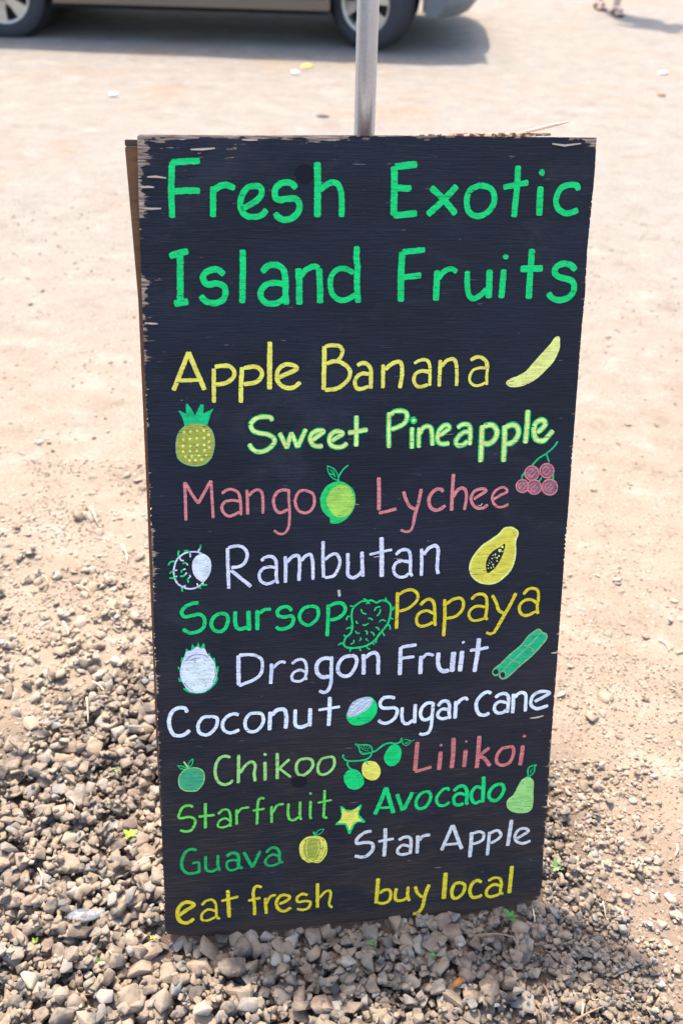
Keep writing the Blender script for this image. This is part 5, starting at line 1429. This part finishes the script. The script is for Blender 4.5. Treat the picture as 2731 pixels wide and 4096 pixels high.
def bumper(x0, x1, dirn, name):
    bm = bmesh.new(); rings = []
    for i in range(17):
        t = i / 16; y = -.012 + (CW + .024) * t; k = abs(2 * t - 1); x = x1 - dirn * .26 * k ** 4
        rings.append([bm.verts.new((x - dirn * .03, y, .50)), bm.verts.new((x + dirn * .03, y, .46)), bm.verts.new((x + dirn * .035, y, .30)), bm.verts.new((x - dirn * .03, y, .215)), bm.verts.new((x0, y, .225)), bm.verts.new((x0, y, .5))])
    for a_, b_ in zip(rings, rings[1:]):
        for j in range(6): bm.faces.new((a_[j], a_[(j + 1) % 6], b_[(j + 1) % 6], b_[j]))
    bm.faces.new(rings[0]); bm.faces.new(rings[-1][::-1]); bmesh.ops.recalc_face_normals(bm, faces=bm.faces[:]); bmesh.ops.bevel(bm, geom=bm.edges[:], offset=.006, segments=2, affect='EDGES')
    return from_bm(name, bm, M_BUMP, car)
bumper(2.97, 3.34, 1, 'front_bumper'); bumper(-.42, -.82, -1, 'rear_bumper')
bm = bmesh.new(); bmesh.ops.create_cube(bm, size=1, matrix=Matrix.Translation((1.3, CW / 2, .26)) @ Matrix.Diagonal((2.0, CW - .1, .10, 1))); from_bm('floor_pan', bm, M_UND, car)
for x, d in ((0, 1), (WB, 1)):
    bm = bmesh.new(); bmesh.ops.create_cone(bm, cap_ends=True, segments=20, radius1=.34, radius2=.34, depth=CW - (.10 if x == 0 else .66), matrix=Matrix.Translation((x, CW / 2, R_ + .02)) @ Matrix.Rotation(math.pi / 2, 4, 'X')); from_bm('wheel_well', bm, M_UND, car)
def lathe(prof, n=56):
    bm = bmesh.new(); rings = []
    for i in range(n):
        t = 2 * math.pi * i / n; rings.append([bm.verts.new((r * math.cos(t), y, r * math.sin(t))) for r, y in prof])
    for i in range(n):
        a_, b_ = rings[i], rings[(i + 1) % n]
        for j in range(len(prof) - 1): bm.faces.new((a_[j], a_[j + 1], b_[j + 1], b_[j]))
    bmesh.ops.recalc_face_normals(bm, faces=bm.faces[:]); return bm
def wheel(x, y, side, steer):
    w = empty('wheel', (x, y, R_), steer); w.parent = car; w.scale = (.95, .95, .95)
    k = side    # -1 the near side
    ty = from_bm('tyre', lathe([(.205, .10 * k), (.225, .108 * k), (.27, .113 * k), (.302, .098 * k), (.3145, .082 * k), (.3145, .045 * k), (.309, .043 * k), (.309, .037 * k), (.3145, .035 * k), (.3145, -.035 * k), (.309, -.037 * k), (.309, -.043 * k), (.3145, -.045 * k), (.3145, -.08 * k), (.30, -.098 * k), (.25, -.108 * k), (.205, -.10 * k)]), M_RUB, w, True)
    bm = bmesh.new()
    for i in range(90):
        t = 2 * math.pi * i / 90
        for yy in (.062, -.062): bmesh.ops.create_cube(bm, size=1, matrix=Matrix.Rotation(-t, 4, 'Y') @ Matrix.Translation((.3135, yy, 0)) @ Matrix.Diagonal((.007, .034, .013, 1)))
    tag(from_bm('tread', bm, M_RUB, w), kind='stuff')
    bm = lathe([(.208, .104 * k), (.200, .106 * k), (.190, .098 * k), (.186, .06 * k), (.186, -.09 * k)], 48)
    rim = from_bm('rim', bm, M_RIM, w, True)
    bm = lathe([(.0, .07 * k), (.186, .045 * k), (.186, .04 * k)], 32); from_bm('wheel_back', bm, M_UND, w)
    bm = bmesh.new()
    for i in range(6):
        t = 2 * math.pi * i / 6 + .3; P = []
        for r, hw in ((.05, .034), (.11, .034), (.188, .056)): P.append((r, hw))
        f = [bm.verts.new((r * math.cos(t) - h_ * math.sin(t), (.093 if r > .1 else .098) * k, r * math.sin(t) + h_ * math.cos(t))) for r, h_ in P] + [bm.verts.new((r * math.cos(t) + h_ * math.sin(t), (.093 if r > .1 else .098) * k, r * math.sin(t) - h_ * math.cos(t))) for r, h_ in P[::-1]]
        bm.faces.new(f)
    r = bmesh.ops.extrude_face_region(bm, geom=bm.faces[:]); bmesh.ops.translate(bm, vec=(0, -.022 * k, 0), verts=[v for v in r['geom'] if isinstance(v, bmesh.types.BMVert)])
    bmesh.ops.recalc_face_normals(bm, faces=bm.faces[:]); from_bm('spokes', bm, M_RIM, w)
    bm = lathe([(.0, .108 * k), (.03, .107 * k), (.055, .10 * k), (.06, .08 * k)], 28); from_bm('hub_cap', bm, M_RIM, w, True)
wheel(0, .09, -1, 0); wheel(WB, .11, -1, math.radians(-30)); wheel(0, CW - .09, 1, 0); wheel(WB, CW - .11, 1, math.radians(-30))
for s in (.1, CW - .34): slab([(0, 0), (.24, 0), (.24, .13), (0, .13)], 0, .04, 'headlight', plain('lamp_glass', (.7, .7, .68), .1), car).matrix_local = Matrix.Translation((3.22, s, .62)) @ Matrix.Rotation(math.pi / 2, 4, 'Z') @ Matrix.Rotation(math.pi / 2, 4, 'X')
for s in (.06, CW - .30): slab([(0, 0), (.24, 0), (.24, .14), (0, .14)], 0, .04, 'tail_light', plain('red_lamp', (.4, .02, .02), .2), car).matrix_local = Matrix.Translation((-.79, s, .66)) @ Matrix.Rotation(math.pi / 2, 4, 'Z') @ Matrix.Rotation(math.pi / 2, 4, 'X')

# ------------------------------------------------------------------ the passer-by whose feet show at the top right
person = empty('person', (2.2, 9.3, 0)); tag(person, 'bare-legged person in flip-flops walking across the lot, only the feet in view', 'person')
M_SKIN = plain('skin', (.62, .43, .34), .6, 0, .06, 20); M_CLO = plain('dark_shorts', (.05, .06, .09), .9); M_TOP = plain('white_top', (.7, .68, .66), .9); M_HAIR = plain('brown_hair', (.06, .035, .02), .8)
def skin(name, verts, edges, radii, mat, parent, root=0, sub=2):
    me = bpy.data.meshes.new(name); me.from_pydata(verts, edges, []); me.update(); o = link_mesh(name, me, mat, parent)
    md = o.modifiers.new('skin', 'SKIN'); sv = me.skin_vertices[0].data
    for i, r in enumerate(radii): sv[i].radius = r if isinstance(r, tuple) else (r, r); sv[i].use_root = (i == root)
    md.use_smooth_shade = True; s = o.modifiers.new('sub', 'SUBSURF'); s.levels = s.render_levels = sub; return o
v = [(0, 0, .93), (0, .0, 1.12), (0, -.01, 1.30), (0, 0, 1.42), (0, -.01, 1.50), (0, -.02, 1.60), (0, -.02, 1.68),
     (.09, 0, .86), (.06, -.03, .48), (.015, -.03, .09), (-.09, .05, .86), (-.10, .10, .48), (-.083, .23, .09),
     (.17, 0, 1.38), (.22, .03, 1.12), (.24, -.06, .90), (.24, -.09, .82), (-.17, 0, 1.38), (-.23, -.04, 1.12), (-.22, -.13, .90), (-.22, -.16, .82),
     (.015, -.01, .04), (.015, -.12, .028), (.015, -.185, .018), (-.083, .25, .04), (-.083, .14, .028), (-.083, .075, .018)]
e = [(0, 1), (1, 2), (2, 3), (3, 4), (4, 5), (5, 6), (0, 7), (7, 8), (8, 9), (0, 10), (10, 11), (11, 12), (3, 13), (13, 14), (14, 15), (15, 16), (3, 17), (17, 18), (18, 19), (19, 20), (9, 21), (21, 22), (22, 23), (12, 24), (24, 25), (25, 26)]
r = [(.15, .1), (.12, .085), (.15, .1), .07, .055, .09, .07, .085, .058, .032, .085, .058, .032, .055, .042, .03, .03, .055, .042, .03, .03, .034, (.036, .022), (.040, .012), .034, (.036, .022), (.040, .012)]
skin('body', v, e, r, M_SKIN, person)
skin('shorts', [(0, 0, .98), (0, 0, .88), (.10, 0, .80), (.085, -.01, .60), (-.10, .05, .80), (-.10, .08, .60)], [(0, 1), (1, 2), (2, 3), (1, 4), (4, 5)], [(.165, .12), (.165, .12), .105, .09, .105, .09], M_CLO, person, 1)
skin('shirt', [(0, 0, .95), (0, -.005, 1.15), (0, -.01, 1.34), (.17, 0, 1.38), (.21, .02, 1.22), (-.17, 0, 1.38), (-.21, -.02, 1.22)], [(0, 1), (1, 2), (2, 3), (3, 4), (2, 5), (5, 6)], [(.16, .115), (.14, .10), (.165, .115), .07, .06, .07, .06], M_TOP, person, 1)
skin('hair', [(0, .02, 1.58), (0, .01, 1.70)], [(0, 1)], [.10, .10], M_HAIR, person)
M_SOLE = plain('brown_sole', (.07, .04, .022), .8); M_STRAP = plain('dark_strap', (.03, .025, .03), .7)
for (x, y), nm in (((.015, 0), 'flip_flop'), ((-.083, .26), 'flip_flop')):
    for i in range(5):      # toes
        tx = x - .034 + i * .017; ln = (.030, .026, .022, .018, .016)[i if x > 0 else i]
        skin('toe', [(tx, y - .178, .026), (tx, y - .188 - ln * .6, .024), (tx, y - .188 - ln, .02)], [(0, 1), (1, 2)], [(.0095 if i == 0 else .0078)] * 2 + [.006], M_SKIN, person, 0, 1)
    pts = []
    for i in range(28):
        t = 2 * math.pi * i / 28; w_ = .040 + .010 * max(0, -math.sin(t)); pts.append((x + w_ * math.cos(t), y - .085 + .145 * math.sin(t)))
    so = slab(pts, .001, .020, nm, M_SOLE, person, .003)
    for sgn in (-1, 1):
        L = [(x, y - .195, .030), (x + sgn * .018, y - .150, .052), (x + sgn * .036, y - .10, .045), (x + sgn * .042, y - .06, .02)]
        splinter('strap', L, .014, M_STRAP, so)

# ------------------------------------------------------------------ small things on the ground
def gz(x, y):
    i = int((x - GX0) / GR); j = int((y - GY0) / GR)
    return float(HG[j, i]) if 0 <= i < gnx and 0 <= j < gny else soil(x, y)
M_STRAW = wood('dry_straw', (.50, .38, .22), (.74, .62, .42)); M_TWIG = wood('brown_twig', (.16, .10, .06), (.32, .22, .14))
def stick(x0, y0, x1, y1, w, mat, name, label, cat, bend=.0, lift=.004):
    P = []
    for i in range(7):
        t = i / 6; dx, dy = x1 - x0, y1 - y0; x = x0 + dx * t - dy * bend * math.sin(math.pi * t); y = y0 + dy * t + dx * bend * math.sin(math.pi * t)
        P.append([x, y, gz(x, y) + w * .3 + lift])
    z = [p[2] for p in P]; a_, b_ = max(z[0], z[1]), max(z[-1], z[-2]); top = max(z[i] - (a_ + (b_ - a_) * i / 6) for i in range(7))
    for i in range(7): P[i][2] = a_ + (b_ - a_) * i / 6 + top * .8
    L = P; bm = bmesh.new(); rings = []
    for i, p in enumerate(L):
        q = Vector(L[min(6, i + 1)]) - Vector(L[max(0, i - 1)]); q.normalize(); s_ = q.cross(Vector((0, 0, 1))).normalized(); k = w * .5 * (1.0 - .45 * i / 6)
        rings.append([bm.verts.new(Vector(p) + s_ * k * math.cos(t) + Vector((0, 0, 1)) * k * .7 * math.sin(t)) for t in [j * math.pi / 3 for j in range(6)]])
    for a_, b_ in zip(rings, rings[1:]):
        for j in range(6): bm.faces.new((a_[j], a_[(j + 1) % 6], b_[(j + 1) % 6], b_[j]))
    bm.faces.new(rings[0][::-1]); bm.faces.new(rings[-1]); bmesh.ops.recalc_face_normals(bm, faces=bm.faces[:])
    o = from_bm(name, bm, mat, None, True); tag(o, label, cat); return o
SW = [(-.636, 2.038, -.611, 1.991, .005, 'pale straw on bare dirt, farthest back left of the board', .02), (-.531, 1.899, -.508, 1.842, .006, 'thick pale straw just above the loose stones left of the board', .05),
      (-.606, 1.741, -.569, 1.717, .003, 'thin curved straw beside the big split stone left of the board', .12), (-.603, 1.607, -.581, 1.565, .0035, 'short straw among scattered stones left of the board middle', .05),
      (-.503, 1.436, -.47, 1.399, .0035, 'tan straw crossing stones beside the board at the coconut row', .06), (-.498, 1.372, -.491, 1.334, .004, 'short upright-lying straw near the dark brown stone', .02),
      (-.697, 1.786, -.678, 1.759, .003, 'faint thin straw at the left edge of the loose stones', .1), (-.477, 1.137, -.467, 1.11, .003, 'bent straw standing among gravel at the far left', .2),
      (-.496, .988, -.486, .957, .003, 'long thin straw hanging over gravel at lower left', .15), (-.338, 1.0, -.308, 1.02, .0028, 'straw poking from gravel next to the lower left board edge', .1),
      (.392, .803, .388, .785, .004, 'short yellow straw on the fine gravel at the lower right', .0), (.458, .98, .461, .961, .003, 'tiny straw on dirt right of the board foot', .05),
      (.719, 1.65, .734, 1.613, .004, 'curved pale straw on open dirt at the far right', .18), (.622, 1.112, .612, 1.087, .004, 'pale straw near the right edge by small pebbles', .1), (.337, .963, .338, .943, .0028, 'pale straw beside the green seedling at the board foot', .0)]
for x0, y0, x1, y1, w, lb, bd_ in SW: stick(x0, y0, x1, y1, w, M_STRAW, 'straw', lb, 'straw', bd_)['group'] = 'dry straws on the ground'
TW = [(.296, .913, .298, .853, .0038, 'long brown twig lying on gravel below the word local', .02), (.336, .839, .338, .808, .004, 'short brown twig on gravel at the lower right', .08), (.369, .773, .421, .795, .0045, 'tan twig slanting across the bottom right gravel', .03),
      (.32, .796, .324, .772, .003, 'thin dark twig at the bottom edge right of centre', .1), (.235, .905, .30, .897, .004, 'grey-brown root-like twig below the seedling at the board foot', .08), (-.33, .98, -.312, .955, .004, 'rusty brown twig against the lower left edge of the board', .1)]
for x0, y0, x1, y1, w, lb, bd_ in TW: stick(x0, y0, x1, y1, w, M_TWIG, 'twig', lb, 'twig', bd_)['group'] = 'twigs on the gravel'
# rubber ring, plastic strip, litter
bm = bmesh.new(); n = 30; rings = []
for i in range(n):
    t = 2 * math.pi * i / n; rings.append([bm.verts.new(((.0115 + .0011 * math.cos(q)) * math.cos(t), (.0115 + .0011 * math.cos(q)) * math.sin(t) * 1.1, .0011 * math.sin(q))) for q in [k * math.pi / 3 for k in range(6)]])
for i in range(n):
    for j in range(6): bm.faces.new((rings[i][j], rings[i][(j + 1) % 6], rings[(i + 1) % n][(j + 1) % 6], rings[(i + 1) % n][j]))
o = from_bm('rubber_band', bm, plain('tan_rubber', (.40, .31, .24), .7), None, True); o.location = (.415, .830, max(gz(.415, .83), gz(.42, .825)) + .003); o.rotation_euler = (.15, .1, .4); tag(o, 'tan rubber band ring lying on the pebbles at the lower right', 'rubber band')
bm = bmesh.new(); rows = []
for i in range(13):
    t = i / 12; w_ = .005 + .006 * math.sin(math.pi * min(1, t * 1.2) * .9); z = .0035 * math.sin(t * 7) + .003; rows.append([bm.verts.new((-.03 + .06 * t, -w_, z)), bm.verts.new((-.03 + .06 * t, 0, z + .003)), bm.verts.new((-.03 + .06 * t, w_, z - .001))])
for a_, b_ in zip(rows, rows[1:]):
    for j in range(2): bm.faces.new((a_[j], a_[j + 1], b_[j + 1], b_[j]))
a = N('clear_plastic', .12, .5); a.b.inputs['Alpha'].default_value = .20; a.col((.40, .41, .43)); n = a.noise((60, 60, 60)); a.bump(n, .4, .002)
o = from_bm('plastic_strip', bm, a.m, None, True); so = o.modifiers.new('thick', 'SOLIDIFY'); so.thickness = .0004
o.location = (-.40, .914, max(gz(-.40, .914), gz(-.38, .917), gz(-.42, .91)) + .004); o.rotation_euler = (0, 0, .18); tag(o, 'crumpled strip of clear plastic lying on gravel at lower left', 'plastic strip')
def scrap(x, y, s, mat, name, label, cat, seed):
    bm = bmesh.new(); n = 9; c0 = bm.verts.new((0, 0, s * .22)); rg = []
    for i in range(n):
        t = 2 * math.pi * i / n; q = s * .5 * (1 + .4 * noise.noise(Vector((i * 1.7, seed, 0)))); rg.append(bm.verts.new((q * math.cos(t) * 1.25, q * math.sin(t) * .8, s * (.06 + .14 * abs(noise.noise(Vector((i, seed, 4))))))))
    for i in range(n): bm.faces.new((c0, rg[i], rg[(i + 1) % n]))
    o = from_bm(name, bm, mat, None, True); m_ = o.modifiers.new('thick', 'SOLIDIFY'); m_.thickness = s * .05; o.location = (x, y, gz(x, y) + .002); o.rotation_euler = (0, 0, seed); tag(o, label, cat)
scrap(-.291, 7.102, .095, plain('yellow_leaf', (.72, .50, .12), .7), 'fallen_leaf', 'yellow fallen leaf on the dirt in front of the car', 'leaf', 1)
scrap(-.358, 6.912, .07, plain('paper_scrap', (.72, .68, .62), .9), 'paper_scrap', 'whitish scrap of paper just below the yellow leaf', 'scrap', 2)
scrap(-.154, 5.881, .06, plain('dark_leaf', (.14, .10, .08), .8), 'fallen_leaf', 'small dark leaf on the dirt left of the pole', 'leaf', 3)
scrap(2.097, 7.166, .07, plain('white_paper', (.76, .74, .72), .9), 'paper_scrap', 'white scrap of paper on the dirt at the upper right', 'scrap', 4)
scrap(1.938, 6.573, .06, plain('red_brown_leaf', (.30, .15, .08), .8), 'fallen_leaf', 'red-brown fallen leaf near the right edge of the lot', 'leaf', 5)
scrap(-1.40, 6.2, .05, plain('white_paper_b', (.76, .76, .74), .9), 'paper_scrap', 'tiny white paper scrap on the dirt at the upper left', 'scrap', 6)
o = None
bm = bmesh.new(); bmesh.ops.create_icosphere(bm, subdivisions=2, radius=.0038); o = from_bm('shell_bit', bm, plain('shell_white', (.78, .77, .75), .5), None, True); o.scale = (1, 1, .5); o.location = (.531, .945, gz(.531, .945) + .002); tag(o, 'small round white shell fragment on dirt right of the board foot', 'shell')
scrap(.197, .823, .016, plain('orange_leaf', (.24, .09, .02), .6), 'leaf_scrap', 'curled orange-brown leaf scrap between stones at bottom right', 'leaf', 7)
# seedlings
a = N('seedling_leaf', .5, .4); n = a.noise((90, 90, 90)); a.col(a.mix(n, (.055, .17, .03), (.10, .26, .045))); a.b.inputs['Subsurface Weight'].default_value = .15; M_LEAF = a.m
a = N('pale_seedling_leaf', .5, .4); n = a.noise((90, 90, 90)); a.col(a.mix(n, (.22, .33, .03), (.36, .46, .07))); M_LEAF2 = a.m
M_LEAF3 = plain('grey_green_leaf', (.20, .29, .13), .6, 0, .2)
def leaf_mesh():
    P = []; 
    for i in range(6):
        t = i / 5; w_ = .26 * math.sin(math.pi * (t ** .8) * .96 + .06); z = .12 * math.sin(t * 2.2); P.append([(t, -w_, z + .05), (t, 0, z), (t, w_, z + .05)])
    v = [q for r_ in P for q in r_]; f = []
    for i in range(5):
        for j in range(2): k = i * 3 + j; f.append((k, k + 1, k + 4, k + 3))
    return v, f
def seedling(x, y, s, n, mat, label, seed):
    r_ = random.Random(seed); root = empty('seedling', (x, y, gz(x, y) + .002)); tag(root, label, 'plant', 'seedlings among the stones')
    v, f = leaf_mesh(); lm = bpy.data.meshes.new('leaf'); lm.from_pydata(v, [], f); lm.update(); lm.materials.append(mat)
    for p in lm.polygons: p.use_smooth = True
    splinter('stem', [(0, 0, -.006), (0, .001, s * .2), (.001, 0, s * .45)], .0016, mat, root)
    for i in range(n):
        o = bpy.data.objects.new('leaf', lm); COL.objects.link(o); o.parent = root
        o.location = (0, 0, s * (.2 + .25 * i / n)); o.rotation_euler = (r_.uniform(-.3, .3), -r_.uniform(.1, .75), i * 2.4 + r_.uniform(-.3, .3)); o.scale = (s * r_.uniform(.6, 1),) * 3
seedling(-.358, 1.067, .020, 11, M_LEAF2, 'bright yellow-green feathery seedling in the gravel left of the board', 1)
seedling(.392, 1.054, .020, 8, M_LEAF3, 'pale grey-green seedling right beside the lower right edge of the board', 2)
seedling(.295, .944, .018, 5, M_LEAF, 'fresh green seedling with broad leaves below the word local', 3)
seedling(.064, .891, .009, 4, M_LEAF, 'tiny green sprout in shaded gravel below the word buy', 4)
seedling(.157, .858, .009, 4, M_LEAF, 'tiny green sprout at the bottom edge right of centre', 5)
seedling(-.48, .882, .009, 5, M_LEAF2, 'small yellowish sprout in gravel at the bottom left', 6)
seedling(-.37, .845, .008, 4, M_LEAF, 'very small dark green sprout below the plastic strip', 7)
seedling(-.41, 1.215, .010, 4, M_LEAF, 'little green sprout between stones beside the Chikoo row', 8)
seedling(-.29, .885, .009, 3, M_LEAF2, 'yellow-green sprout just in front of the lower left board corner', 9)
